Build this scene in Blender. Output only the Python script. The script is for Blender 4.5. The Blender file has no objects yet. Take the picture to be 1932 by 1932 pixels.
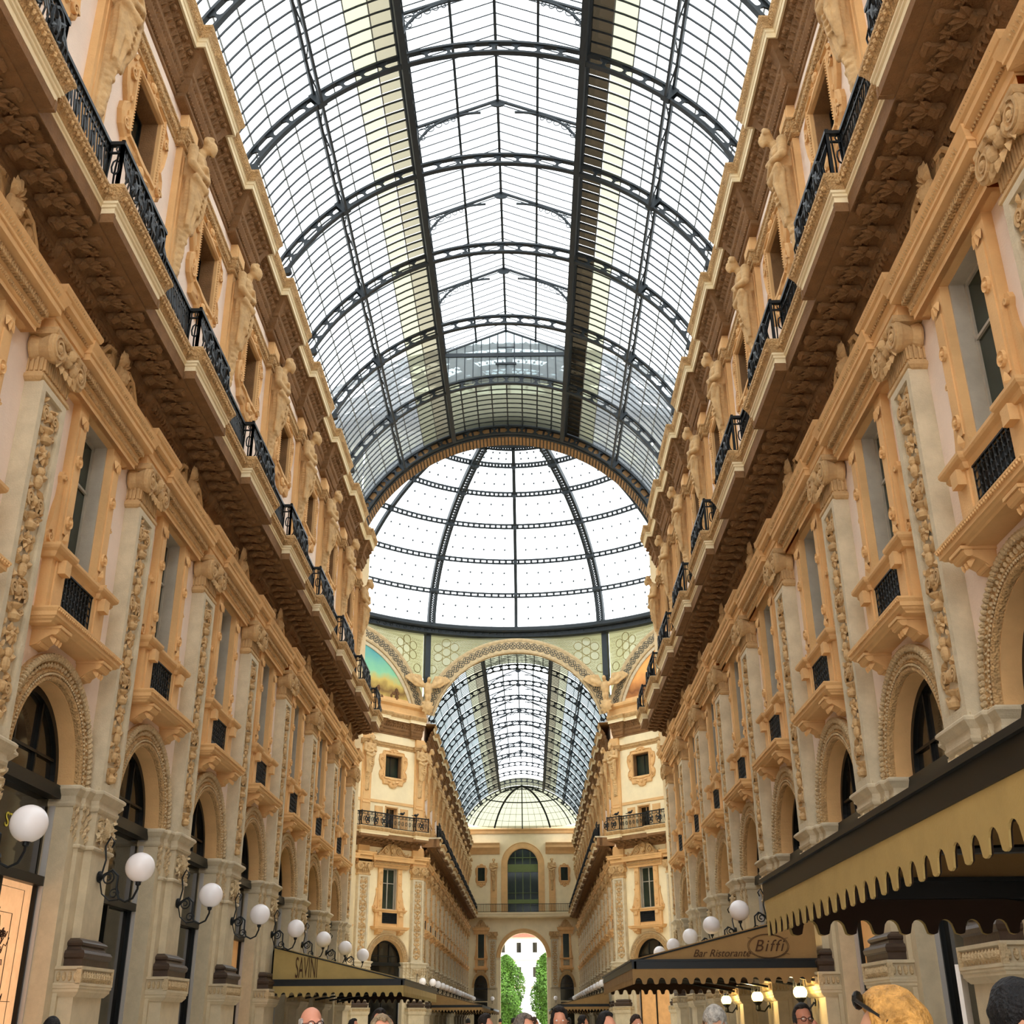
import bpy, math, random
from mathutils import Matrix, Vector
import numpy as np

# ------------------------------------------------------------------ camera, sky, exposure
scn = bpy.context.scene
col = scn.collection
cam_d = bpy.data.cameras.new('camera')
cam = bpy.data.objects.new('camera', cam_d); col.objects.link(cam)
cam_d.sensor_fit = 'HORIZONTAL'; cam_d.sensor_width = 36.0
cam_d.lens = 2148.8 / 1932 * 36.0
cam_d.clip_start = 0.1; cam_d.clip_end = 2000
_th, _psi, _ro = .42040, .01202, -.0071
_fw = Vector((-math.sin(_psi)*math.cos(_th), math.cos(_psi)*math.cos(_th), math.sin(_th)))
_rt = Vector((math.cos(_psi), math.sin(_psi), 0)); _up = _rt.cross(_fw)
_r2 = _rt*math.cos(_ro)+_up*math.sin(_ro); _u2 = -_rt*math.sin(_ro)+_up*math.cos(_ro)
cam.matrix_world = Matrix(((_r2.x,_u2.x,-_fw.x,.805),(_r2.y,_u2.y,-_fw.y,0),(_r2.z,_u2.z,-_fw.z,1.65),(0,0,0,1)))
scn.camera = cam
world = bpy.data.worlds.new('overcast_sky'); scn.world = world; world.use_nodes = True
_nt = world.node_tree; _bg = _nt.nodes['Background']
_bg.inputs[0].default_value = (0.93, 0.97, 1.0, 1); _bg.inputs[1].default_value = 1.0
scn.view_settings.view_transform = 'Standard'; scn.view_settings.look = 'None'
scn.view_settings.gamma = 1.0; scn.view_settings.use_curve_mapping = False
scn.view_settings.exposure = 2.1
scn.cycles.max_bounces = 10; scn.cycles.diffuse_bounces = 6; scn.cycles.transparent_max_bounces = 24

# ------------------------------------------------------------------ helpers
random.seed(7)
PI = math.pi
def s2l(c):
    return tuple(((x/255)/12.92 if x/255 <= .04045 else ((x/255+.055)/1.055)**2.4) for x in c)
def mat(name, rgb, rough=.75, var=.12, nscale=1.5, bump=0., bscale=20., metal=0., spec=.3, rgb2=None, voro=False):
    m = bpy.data.materials.new(name); m.use_nodes = True
    nt = m.node_tree; b = nt.nodes['Principled BSDF']
    b.inputs['Roughness'].default_value = rough; b.inputs['Metallic'].default_value = metal
    b.inputs['Specular IOR Level'].default_value = spec
    c = s2l(rgb); c2 = s2l(rgb2) if rgb2 else tuple(x*(1-var*2.2) for x in c)
    tc = nt.nodes.new('ShaderNodeTexCoord')
    if var > 0:
        n = nt.nodes.new('ShaderNodeTexNoise'); n.inputs['Scale'].default_value = nscale
        n.inputs['Detail'].default_value = 6; n.inputs['Roughness'].default_value = .65
        nt.links.new(tc.outputs['Object'], n.inputs['Vector'])
        r = nt.nodes.new('ShaderNodeValToRGB')
        r.color_ramp.elements[0].position = .35; r.color_ramp.elements[1].position = .65
        r.color_ramp.elements[0].color = (*c2, 1); r.color_ramp.elements[1].color = (*c, 1)
        nt.links.new(n.outputs['Fac'], r.inputs['Fac']); nt.links.new(r.outputs['Color'], b.inputs['Base Color'])
    else:
        b.inputs['Base Color'].default_value = (*c, 1)
    if bump > 0:
        if voro:
            t = nt.nodes.new('ShaderNodeTexVoronoi'); t.inputs['Scale'].default_value = bscale; out = t.outputs['Distance']
        else:
            t = nt.nodes.new('ShaderNodeTexNoise'); t.inputs['Scale'].default_value = bscale; t.inputs['Detail'].default_value = 4; out = t.outputs['Fac']
        nt.links.new(tc.outputs['Object'], t.inputs['Vector'])
        bp = nt.nodes.new('ShaderNodeBump'); bp.inputs['Strength'].default_value = bump; bp.inputs['Distance'].default_value = .06
        nt.links.new(out, bp.inputs['Height']); nt.links.new(bp.outputs['Normal'], b.inputs['Normal'])
    return m
def glass_mat(name, tint, white=.12, gloss=.04):
    m = bpy.data.materials.new(name); m.use_nodes = True
    nt = m.node_tree; nt.nodes.remove(nt.nodes['Principled BSDF']); out = nt.nodes['Material Output']
    tr = nt.nodes.new('ShaderNodeBsdfTransparent'); tr.inputs[0].default_value = (*tint, 1)
    tl = nt.nodes.new('ShaderNodeBsdfTranslucent'); tl.inputs[0].default_value = (*tint, 1)
    gl = nt.nodes.new('ShaderNodeBsdfGlossy'); gl.inputs['Roughness'].default_value = .1
    a = nt.nodes.new('ShaderNodeMixShader'); a.inputs[0].default_value = white
    b = nt.nodes.new('ShaderNodeMixShader'); b.inputs[0].default_value = gloss
    nt.links.new(tr.outputs[0], a.inputs[1]); nt.links.new(tl.outputs[0], a.inputs[2])
    nt.links.new(a.outputs[0], b.inputs[1]); nt.links.new(gl.outputs[0], b.inputs[2]); nt.links.new(b.outputs[0], out.inputs[0])
    return m
def emis_mat(name, rgb, strength, base=None):
    m = bpy.data.materials.new(name); m.use_nodes = True
    b = m.node_tree.nodes['Principled BSDF']; c = s2l(rgb)
    b.inputs['Base Color'].default_value = (*(s2l(base) if base else c), 1)
    b.inputs['Emission Color'].default_value = (*c, 1); b.inputs['Emission Strength'].default_value = strength
    return m

M = {}
M['cream'] = mat('cream_plaster', (240,220,202), .85, .05, .8, .15, 30)
M['pale'] = mat('pale_plaster', (238,221,182), .85, .05, .8, .15, 30)
M['ochre'] = mat('ochre_plaster', (222,178,122), .85, .07, 1.2, .15, 30)
M['stone'] = mat('beige_stone', (208,193,163), .8, .10, 2.5, .2, 40)
M['carved'] = mat('carved_ochre_stone', (204,166,114), .85, .14, 5, .6, 26, voro=True)
M['carvedlt'] = mat('carved_light_stone', (206,182,142), .85, .12, 5, .35, 30, voro=True)
M['soffit'] = mat('umber_stone', (138,102,66), .9, .12, 2, .4, 25)  # ochre stone darkened so the shade under ledges is in its colour
M['statue'] = mat('statue_stone', (206,170,120), .8, .12, 3, .3, 18)
M['pier'] = mat('travertine', (206,190,158), .7, .08, 3, .15, 60)
M['darkmarble'] = mat('dark_brown_marble', (74,58,46), .45, .12, 5, .1, 30)
M['grey'] = mat('grey_stone_reveal', (176,168,152), .75, .08, 2, .1, 40)
M['iron'] = mat('dark_iron', (24,27,29), .5, .05, 5, 0, metal=.2)
M['roofiron'] = mat('grey_painted_iron', (40,46,50), .55, .08, 4)
M['putty'] = mat('grey_glazing_bar', (120,124,124), .6, .05, 4)
M['black'] = mat('black_metal', (13,15,14), .4, .05, 5)
M['dglass'] = mat('dark_window_glass', (36,33,26), .05, .15, .6, 0, spec=.5, rgb2=(18,18,16))
M['gglass'] = mat('green_window_glass', (44,56,46), .08, .15, .6, 0, spec=.4, rgb2=(28,36,31))
M['roofglass'] = glass_mat('clear_roof_glass', (.93,.96,.97))
M['creamglass'] = glass_mat('yellowed_roof_glass', (.30,.295,.205), .35)
M['beigeglass'] = glass_mat('soiled_roof_glass', (.20,.18,.125), .45)  # beige tint, strips beside the lantern
M['brownglass'] = glass_mat('sooty_roof_glass', (.020,.015,.009), .2)  # very dark brown tint, strip beside the right lantern girder
M['blueglass'] = glass_mat('bluish_roof_glass', (.40,.455,.46), .3)
M['globe'] = mat('white_opal_glass', (245,240,240), .25, 0, spec=.5)
M['floor'] = mat('pale_mosaic_floor', (226,217,202), .35, .15, .7)
M['awning'] = mat('tan_awning_canvas', (150,118,74), .9, .07, 2, .1, 60)
M['awning2'] = mat('khaki_awning_canvas', (172,148,92), .9, .07, 2, .1, 60)
M['awnline'] = mat('dark_awning_lettering', (70,46,28), .9, 0)
M['skin'] = mat('skin', (214,150,120), .55, .05, 6)
M['leafm'] = mat('green_foliage', (100,142,52), .7, .25, 1.2)
M['bark'] = mat('bark', (90,72,54), .9, .1, 6)

class MB:
    def __init__(s): s.v = []; s.f = []
    def add(s, vs, fs):
        n = len(s.v); s.v += [tuple(map(float, p)) for p in vs]; s.f += [tuple(i+n for i in f) for f in fs]
    def box(s, x0, x1, y0, y1, z0, z1):
        s.add([(x0,y0,z0),(x1,y0,z0),(x1,y1,z0),(x0,y1,z0),(x0,y0,z1),(x1,y0,z1),(x1,y1,z1),(x0,y1,z1)],
              [(0,3,2,1),(4,5,6,7),(0,1,5,4),(1,2,6,5),(2,3,7,6),(3,0,4,7)])
    def sweep(s, prof, path, closed=False, cap=True):
        """prof: (offset, z); path: plan points (d, y); offset goes to the right of travel (+d when going +y)"""
        n = len(path); m = len(prof); P = [Vector(p) for p in path]; mit = []
        for i in range(n):
            if closed: a, b = P[i]-P[i-1], P[(i+1) % n]-P[i]
            else:
                a = P[i]-P[i-1] if i else P[1]-P[0]; b = P[i+1]-P[i] if i < n-1 else P[-1]-P[-2]
            a.normalize(); b.normalize(); na = Vector((a.y,-a.x)); nb = Vector((b.y,-b.x))
            mit.append((na+nb)/max(.2, 1+na.dot(nb)))
        vs = [(P[i].x+mit[i].x*o, P[i].y+mit[i].y*o, z) for i in range(n) for o, z in prof]
        fs = []
        for i in range(n if closed else n-1):
            j = (i+1) % n
            for k in range(m-1): fs.append((i*m+k, j*m+k, j*m+k+1, i*m+k+1))
        if cap and not closed:
            fs.append(tuple(range(m))); fs.append(tuple(range((n-1)*m, n*m))[::-1])
        s.add(vs, fs)
    def ell(s, c, r, seg=8, ring=5, R=None):
        vs = [(0,0,-1)]
        for i in range(1, ring):
            a = -PI/2+PI*i/ring
            for j in range(seg):
                t = 2*PI*j/seg; vs.append((math.cos(a)*math.cos(t), math.cos(a)*math.sin(t), math.sin(a)))
        vs.append((0,0,1)); fs = []
        for j in range(seg):
            k = (j+1) % seg
            fs.append((0, 1+k, 1+j)); top = 1+(ring-2)*seg
            fs.append((top+j, top+k, len(vs)-1))
            for i in range(ring-2): fs.append((1+i*seg+j, 1+i*seg+k, 1+(i+1)*seg+k, 1+(i+1)*seg+j))
        out = []
        for p in vs:
            q = Vector((p[0]*r[0], p[1]*r[1], p[2]*r[2]))
            if R is not None: q = R @ q
            out.append((q.x+c[0], q.y+c[1], q.z+c[2]))
        s.add(out, fs)
    def tube(s, pts, rad, n=6, closed=False):
        P = [Vector(p) for p in pts]; k = len(P); vs = []; prev = None
        for i in range(k):
            if closed: t = P[(i+1) % k]-P[i-1]
            else: t = (P[min(i+1,k-1)]-P[max(i-1,0)])
            t.normalize()
            a = t.orthogonal() if prev is None else prev-t*prev.dot(t)
            if a.length < 1e-6: a = t.orthogonal()
            a.normalize(); b = t.cross(a); prev = a
            r = rad[i] if isinstance(rad, (list, tuple)) else rad
            for j in range(n):
                q = P[i]+(a*math.cos(2*PI*j/n)+b*math.sin(2*PI*j/n))*r; vs.append((q.x,q.y,q.z))
        fs = []
        for i in range(k if closed else k-1):
            i2 = (i+1) % k
            for j in range(n): fs.append((i*n+j, i*n+(j+1) % n, i2*n+(j+1) % n, i2*n+j))
        if not closed: fs.append(tuple(range(n))[::-1]); fs.append(tuple(range((k-1)*n, k*n)))
        s.add(vs, fs)
    def lathe(s, prof, n=12, c=(0,0,0), ax='z'):
        vs = []; m = len(prof)
        for j in range(n):
            t = 2*PI*j/n
            for r, h in prof:
                p = (r*math.cos(t), r*math.sin(t), h)
                if ax == 'x': p = (h, r*math.cos(t), r*math.sin(t))
                if ax == 'y': p = (r*math.cos(t), h, r*math.sin(t))
                vs.append((p[0]+c[0], p[1]+c[1], p[2]+c[2]))
        fs = [(j*m+k, ((j+1) % n)*m+k, ((j+1) % n)*m+k+1, j*m+k+1) for j in range(n) for k in range(m-1)]
        s.add(vs, fs)
    def prism(s, poly, d0, d1, ax='x'):
        """poly in the plane across axis; x: (y,z), y: (x,z), z: (x,y)"""
        def P(a, b, h): return (h,a,b) if ax == 'x' else ((a,h,b) if ax == 'y' else (a,b,h))
        n = len(poly); vs = [P(a,b,d0) for a,b in poly]+[P(a,b,d1) for a,b in poly]
        s.add(vs, [tuple(range(n))[::-1], tuple(range(n,2*n))]+[(i,(i+1) % n,n+(i+1) % n,n+i) for i in range(n)])
    def leaf(s, c, ang, L, W, T=.05, bend=.4):
        """carved leaf lying in the y-z plane, standing out along +x"""
        dy, dz = math.cos(ang), math.sin(ang); ny, nz = -dz, dy
        def q(a, b, h): return (c[0]+h, c[1]+dy*a*L+ny*b*W, c[2]+dz*a*L+nz*b*W)
        s.add([q(0,0,0), q(.35,.5,0), q(.75,.35,T*bend), q(1,0,T*.6), q(.75,-.35,T*bend), q(.35,-.5,0), q(.4,0,T), q(.75,0,T*.9)],
              [(0,1,6),(1,2,7,6),(2,3,7),(3,4,7),(4,5,6,7),(5,0,6)])
    def spiral(s, c, r0, turns, w, d0, d1, sgn=1, start=0., n=14):
        """raised volute in the y-z plane"""
        N = int(n*turns); a = []; 
        for i in range(N+1):
            t = i/N; th = start+sgn*2*PI*turns*t; r = r0*(1-t*.88); ww = w*(1-.65*t)
            a.append((c[1]+math.cos(th)*r, c[2]+math.sin(th)*r, c[1]+math.cos(th)*max(0,r-ww), c[2]+math.sin(th)*max(0,r-ww)))
        vs = []; fs = []
        for y,z,y2,z2 in a: vs += [(d1,y,z),(d1,y2,z2),(d0,y,z),(d0,y2,z2)]
        for i in range(N):
            b = i*4; e = b+4
            fs += [(b,b+1,e+1,e),(b,e,e+2,b+2),(b+1,b+3,e+3,e+1)]
        s.add(vs, fs)
    def xf(s, mtx, start=0):
        for i in range(start, len(s.v)):
            q = mtx @ Vector(s.v[i]); s.v[i] = (q.x,q.y,q.z)
    def mesh(s, name, m=None, smooth=False):
        me = bpy.data.meshes.new(name); me.from_pydata(s.v, [], s.f); me.update()
        if m is not None: me.materials.append(M[m] if isinstance(m, str) else m)
        if smooth: me.shade_smooth()
        return me

def ob(name, data, parent=None, loc=(0,0,0), rz=0., rot=None, scale=None):
    o = bpy.data.objects.new(name, data); col.objects.link(o)
    if parent is not None: o.parent = parent
    o.location = loc
    if rot is not None: o.rotation_euler = rot
    elif rz: o.rotation_euler = (0,0,rz)
    if scale is not None: o.scale = scale
    return o
def tag(o, label, cat, group=None, kind=None):
    o['label'] = label; o['category'] = cat
    if group: o['group'] = group
    if kind: o['kind'] = kind
    return o
def stuff(o): o['kind'] = 'stuff'; return o
tmp_scn = bpy.data.scenes.new('workbench')
def tmp_dg():
    with bpy.context.temp_override(scene=tmp_scn, view_layer=tmp_scn.view_layers[0]):
        dg = bpy.context.evaluated_depsgraph_get(); dg.update(); return dg
def remesh(mb, name, m, voxel, smooth=True, dec=None):
    me = mb.mesh(name+'_raw', m); o = bpy.data.objects.new('tmp', me); tmp_scn.collection.objects.link(o)
    md = o.modifiers.new('r', 'REMESH'); md.mode = 'VOXEL'; md.voxel_size = voxel; md.use_smooth_shade = smooth
    sm = o.modifiers.new('s', 'SMOOTH'); sm.iterations = 2; sm.factor = .5
    if dec: dm = o.modifiers.new('d', 'DECIMATE'); dm.ratio = dec
    dg = tmp_dg(); r = bpy.data.meshes.new_from_object(o.evaluated_get(dg)); r.name = name
    bpy.data.objects.remove(o); bpy.data.meshes.remove(me)
    if not r.materials: r.materials.append(M[m] if isinstance(m,str) else m)
    if smooth: r.shade_smooth()
    return r
class Frame:
    """a facade: local X = out of the wall, Y = along it, origin on the base plane"""
    def __init__(s, x, y, a): s.x, s.y, s.a = x, y, a
    def pt(s, d, u, z=0): c, q = math.cos(s.a), math.sin(s.a); return (s.x+c*d-q*u, s.y+q*d+c*u, z)
ORD = ['first','second','third','fourth','fifth','sixth','seventh','eighth','ninth','tenth','eleventh','twelfth','thirteenth','fourteenth','fifteenth','sixteenth']
B = 5.114; Y0 = 21.83
HB = B/2
# ------------------------------------------------------------------ facade pieces (shared meshes, local frame: x out of wall, y along, z up)
G = {}
def plate(mb, y0, y1, z0, z1, holes, d0, d1):
    zs = sorted({z0, z1, *[h[2] for h in holes], *[h[3] for h in holes]})
    for a, b in zip(zs[:-1], zs[1:]):
        hs = [h for h in holes if h[2] <= a+1e-6 and h[3] >= b-1e-6]
        y = y0
        for h in sorted(hs): mb.box(d0, d1, y, h[0], a, b); y = h[1]
        mb.box(d0, d1, y, y1, a, b)
def arc_pts(cy, cz, r, a0, a1, n): return [(cy+r*math.cos(a0+(a1-a0)*i/n), cz+r*math.sin(a0+(a1-a0)*i/n)) for i in range(n+1)]
def arcsweep(mb, prof, cy, cz, a0=0., a1=PI, n=24):
    m = len(prof); vs = []
    for i in range(n+1):
        a = a0+(a1-a0)*i/n
        for r, d in prof: vs.append((d, cy+r*math.cos(a), cz+r*math.sin(a)))
    mb.add(vs, [(i*m+k, (i+1)*m+k, (i+1)*m+k+1, i*m+k+1) for i in range(n) for k in range(m-1)])
ZS = 5.58; RI = 1.5; RO = 1.97
def masonry(mb, u, upper=True, span=B):
    h = span/2; c = u+h
    for sg in (-1, 1):
        e = c+sg*h
        poly = [(e,ZS),(c+sg*RI,ZS)]+arc_pts(c, ZS, RI, 0 if sg > 0 else PI, PI/2, 14)[1:]+[(c,7.62),(e,7.62)]
        mb.prism(poly, -.6, .05)
    plate(mb, u, u+span, 7.62, 14.6, [(c-.7,c+.7,8.2,12.1)], -.6, .05)
    plate(mb, u, u+span, 14.6, 23.6, [(c-.55,c+.55,14.9,16.5),(c-.8,c+.8,18.75,20.45)], -.6, 0)
    mb.box(-.6, -.12, u, u+span, 23.6, 25.45)

# piers
mb = MB(); mb.box(-.6,.12,-1.057,1.057,0,ZS); mb.box(.12,.35,-.47,.47,2.9,5.3); mb.box(.1,.2,-.78,.78,0,5.3); G['pier'] = mb.mesh('pier','pier')
mb = MB(); mb.box(0,.46,-.70,.70,0,2.1); mb.box(0,.5,-.74,.74,0,.35)
mb.sweep([(0,2.08),(.03,2.08),(.10,2.16),(.10,2.2),(.12,2.22),(.12,2.26),(0,2.26)], [(.1,-.70),(.46,-.70),(.46,.70),(.1,.70)])
mb.sweep([(.10,2.26),(.13,2.26),(.13,2.30),(.07,2.31),(.07,2.50),(.13,2.52),(.13,2.57),(0,2.57)], [(.1,-.70),(.46,-.70),(.46,.70),(.1,.70)]); G['pedestal'] = mb.mesh('pedestal','pier')
mb = MB()
for i in range(11):
    y = -.62+i*.124; mb.leaf((.53,y,2.31), PI/2, .19, .1, .07); mb.leaf((.53,y+.04,2.49), -PI/3, .13, .07, .06)
for i in range(4):
    for sg in (-1,1): mb.ell((.18+i*.1,sg*.78,2.405), (.04,.05,.08), 6, 4)
for y in (-.8,.8): mb.box(.50,.59,y-.03,y+.03,2.28,2.54)
G['pedestal_relief'] = mb.mesh('pedestal_relief','carvedlt')
mb = MB(); mb.sweep([(.13,2.57),(.16,2.57),(.16,2.69),(.19,2.72),(.2,2.78),(.17,2.83),(.10,2.85),(.08,2.9),(.11,2.92),(.12,2.96),(.09,2.99),(.03,3.02),(0,3.04)], [(.08,-.52),(.36,-.52),(.36,.52),(.08,.52)]); G['base_moulding'] = mb.mesh('base_moulding','darkmarble')
mb = MB()
PP = [(-.4,-1.057),(.12,-1.057),(.12,-.78),(.2,-.78),(.2,-.5),(.35,-.5),(.35,.5),(.2,.5),(.2,.78),(.12,.78),(.12,1.057),(-.4,1.057)]
mb.sweep([(0,5.22),(.03,5.24),(.05,5.28),(.05,5.32),(.03,5.33),(.03,5.42),(.07,5.46),(.10,5.50),(.13,5.53),(.13,5.57),(.10,5.60),(0,5.62)], PP)
mb.sweep([(0,4.54),(.04,4.55),(.05,4.58),(.04,4.61),(0,4.62)], PP[2:-2])
G['impost'] = mb.mesh('impost','stone')
mb = MB()
def acanthus(mb, d, y0, y1, z0, z1, seed=1):
    rr = random.Random(seed); c = (y0+y1)/2; w = y1-y0; h = z1-z0
    for k in range(7):
        a = PI/2+(k-3)*.36; mb.leaf((d, c+(k-3)*w*.03, z0+h*.25), a, h*(.66-.05*abs(k-3)), w*.14, .11)
    for sg in (-1,1):
        mb.spiral((0,c+sg*w*.33,z0+h*.66), w*.13, 1.6, w*.05, d, d+.06, sg, PI/2); mb.spiral((0,c+sg*w*.30,z0+h*.28), w*.15, 1.6, w*.05, d, d+.06, -sg, -PI/2)
        for k in range(15):
            mb.leaf((d, c+sg*w*rr.uniform(.08,.44), z0+h*rr.uniform(.04,.8)), rr.uniform(0,2*PI), h*.26, h*.12, .09)
    mb.ell((d+.02,c,z0+h*.3),(.05,w*.07,h*.09),8,5)
acanthus(mb, .35, -.46, .46, 4.63, 5.22, 3)
for sg in (-1,1):
    for k in range(9): mb.leaf((.2, sg*(.54+.2*(k % 3)/2.), 4.64+.065*k), PI/2+sg*(.5-(k % 3)*.5), .2, .1, .06)
    for k in range(9): mb.leaf((.12, sg*(.80+.2*(k % 3)/2.), 4.64+.065*k), PI/2+sg*(.5-(k % 3)*.5), .2, .1, .05)
G['frieze_carving'] = mb.mesh('frieze_carving','carvedlt')

# pilaster with arabesque relief and ionic capital
mb = MB(); mb.box(0,.30,-.5,.5,5.6,11.45)
for y0,y1,z0,z1 in ((-.5,-.35,5.62,11.4),(.35,.5,5.62,11.4),(-.35,.35,5.62,5.78),(-.35,.35,11.28,11.4)): mb.box(.30,.37,y0,y1,z0,z1)
mb.box(.30,.335,-.55,.55,5.6,5.66); G['pilaster'] = mb.mesh('pilaster','stone')
mb = MB(); rr = random.Random(5); z = 5.82; k = 0
while z < 11.1:
    d = .30
    if k % 4 == 0:
        mb.lathe([(.02,0),(.11,.03),(.13,.1),(.06,.17),(.05,.2),(.12,.26),(.13,.29),(0,.3)], 10, (d+.02,0,z)); h = .32
        for sg in (-1,1): mb.leaf((d,sg*.12,z+.1), PI/2-sg*.9, .25, .13, .07); mb.spiral((0,sg*.22,z+.2), .09,1.4,.04,d,d+.05,sg,0)
    elif k % 4 == 1:
        h = .42
        for sg in (-1,1):
            mb.spiral((0,sg*.19,z+.2), .15, 1.8, .055, d, d+.07, sg, -PI/2)
            for j in range(5): mb.leaf((d,sg*rr.uniform(.04,.3),z+rr.uniform(.02,.38)), rr.uniform(0,6.3), .17, .09, .07)
        mb.ell((d+.03,0,z+.2),(.07,.08,.1),8,5)
    elif k % 4 == 2:
        h = .44
        mb.ell((d+.05,0,z+.3),(.07,.075,.09),8,6); mb.ell((d+.04,0,z+.12),(.08,.10,.13),8,5)
        for sg in (-1,1):
            mb.leaf((d,sg*.05,z+.2), PI/2-sg*1.1, .3, .16, .08); mb.leaf((d,sg*.08,z+.05), PI/2-sg*2.1, .26, .14, .07); mb.leaf((d,sg*.22,z+.3), PI/2+sg*.5, .2, .1, .06)
    else:
        h = .36
        for j in range(8): mb.leaf((d,.0,z+.17), j*PI/4+.2, .19, .11, .08)
        mb.ell((d+.04,0,z+.17),(.06,.06,.06),8,5)
        for sg in (-1,1): mb.leaf((d,sg*.2,z+.02), PI/2, .22,.1,.06); mb.leaf((d,sg*.27,z+.2), PI/2+sg*.4, .18,.1,.06)
    z += h; k += 1
G['relief'] = mb.mesh('relief','statue')
mb = MB(); CP = [(.05,-.5),(.30,-.5),(.30,.5),(.05,.5)]
mb.sweep([(0,11.38),(.04,11.40),(.08,11.44),(.08,11.5),(.03,11.53),(.03,11.56),(0,11.57)], CP)
mb.box(.0,.33,-.5,.5,11.56,11.9)
for i in range(13): mb.box(.33,.36,-.48+i*.08-.022,-.48+i*.08+.022,11.58,11.88)
for i in range(4): mb.box(.06+i*.08-.02,.06+i*.08+.02,-.53,-.5,11.58,11.88); mb.box(.06+i*.08-.02,.06+i*.08+.02,.5,.53,11.58,11.88)
for sg in (-1,1):
    mb.lathe([(0,.08),(.24,.08),(.25,.12),(.19,.24),(.25,.40),(.27,.44),(.27,.50),(.235,.52),(.0,.50)], 18, (0,sg*.46,12.02), 'x')
    mb.spiral((0,sg*.46,12.02), .25, 2.2, .05, .50, .55, -sg, PI/2, 16); mb.ell((.53,sg*.46,12.02),(.05,.07,.07),8,5)
mb.box(.05,.44,-.4,.4,11.9,12.2)
G_c = [(-.25,.0),(0,.05),(.25,.0)]
for y, dz in G_c: mb.ell((.47,y,12.0+dz),(.10,.12,.14),8,6)
for j in range(5): mb.leaf((.44,-.3+.15*j,11.9), -PI/2+(j-2)*.25, .24,.13,.09)
mb.ell((.53,0,12.14),(.10,.09,.12),8,6)
for sg in (-1,1): mb.leaf((.5,sg*.07,12.2), PI/2-sg*1.2, .25,.12,.08)
mb.sweep([(0,12.2),(.1,12.22),(.12,12.27),(.12,12.33),(0,12.35)], [(.05,-.55),(.42,-.55),(.42,.55),(.05,.55)])
G['capital'] = mb.mesh('capital','statue')
mb = MB()
EP = [(.08,-.83),(.08,-.62),(.42,-.62),(.42,.62),(.08,.62),(.08,.83)]
mb.sweep([(-.1,12.34),(.0,12.34),(.0,12.52),(.03,12.53),(.03,12.66),(.07,12.70),(.07,12.76),(.18,12.80),(.18,12.90),(.22,12.93),(.25,13.0),(.25,13.05),(-.1,13.07)], EP)
mb.box(0,.42,-.62,.62,12.34,13.05); G['entablature'] = mb.mesh('entablature','ochre')
mb = MB()
for y0,y1,d in ((-.62,.62,.42),):
    n = int((y1-y0)/.07)
    for i in range(n): mb.ell((d+.09,y0+(i+.5)*(y1-y0)/n,12.74),(.03,.022,.03),5,4); mb.leaf((d+.2,y0+(i+.5)*(y1-y0)/n,12.93), PI/2,.1,.06,.05)
G['entablature_beading'] = mb.mesh('entablature_beading','carved')
mb = MB(); mb.box(0,.22,-.5,.5,13.05,13.75); mb.box(0,.27,-.54,.54,13.05,13.12); G['wall_strip'] = mb.mesh('wall_strip','ochre')

# arch surround
mb = MB(); arcsweep(mb, [(1.5,.0),(1.5,.14),(1.53,.17),(1.57,.17),(1.58,.13),(1.65,.13),(1.66,.17),(1.69,.17),(1.70,.12),(1.83,.12),(1.84,.15),(1.97,.15),(1.97,.0)], 0, ZS, n=28)
G['archivolt'] = mb.mesh('archivolt','carved')
mb = MB(); arcsweep(mb, [(1.485,-.3),(1.485,.06),(1.5,.06)], 0, ZS, n=28); G['arch_lining'] = mb.mesh('arch_lining','ochre')
mb = MB()
n = 62
for i in range(n):
    a = PI*(i+.5)/n; R = Matrix.Rotation(a+.5, 3, 'X')
    mb.ell((.15,1.905*math.cos(a),ZS+1.905*math.sin(a)),(.075,.085,.05),6,4,R)
for i in range(70):
    a = PI*(i+.5)/70; mb.ell((.165,1.62*math.cos(a),ZS+1.62*math.sin(a)),(.025,.026,.026),4,3)
for i in range(44):
    a = PI*(i+.5)/44; mb.leaf((.12,1.71*math.cos(a),ZS+1.71*math.sin(a)), a, .11,.09,.05)
G['rope_moulding'] = mb.mesh('rope_moulding','carvedlt')

# tall window surround
mb = MB(); HP = [(.05,-1.42),(.42,-1.42),(.42,1.42),(.05,1.42)]
mb.sweep([(-.1,7.72),(.04,7.72),(.06,7.75),(.11,7.77),(.13,7.80),(.16,7.81),(.16,7.88),(.2,7.93),(.2,7.96),(-.2,7.98)], HP); mb.box(0,.42,-1.42,1.42,7.725,7.97)
for i in range(40): mb.ell((.60,-1.56+i*.08,7.905),(.03,.03,.035),5,3)
G['shelf'] = mb.mesh('shelf','ochre')
mb = MB()
for sg in (1,):
    poly = [(.05,7.72),(.50,7.72),(.54,7.66),(.50,7.60),(.40,7.59),(.32,7.55),(.24,7.50),(.16,7.43),(.05,7.40)]
    mb.prism([(a,b) for a,b in poly], -.2, .2, 'y'); mb.box(.05,.56,-.24,.24,7.68,7.73)
    mb.lathe([(0,-.22),(.07,-.22),(.07,.22),(0,.22)], 10, (.45,0,7.645), 'y'); mb.lathe([(0,-.18),(.05,-.18),(.05,.18),(0,.18)], 8, (.18,0,7.47), 'y')
    for y in (-.12,0,.12): mb.leaf((.36,y,7.6),-PI/2,.16,.1,.1)
G['bracket'] = mb.mesh('bracket','ochre')
mb = MB()
for sg in (-1,1):
    a, b = sorted((sg*.70, sg*1.30)); mb.box(0,.24,a,b,7.9,8.95); a, b = sorted((sg*.80, sg*1.16)); mb.box(.24,.27,a,b,7.95,8.92)
    a, b = sorted((sg*.86,sg*1.1)); mb.box(.2,.40,a,b,8.72,8.96)
mb.box(0,.2,-.7,.7,7.96,8.22)
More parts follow.
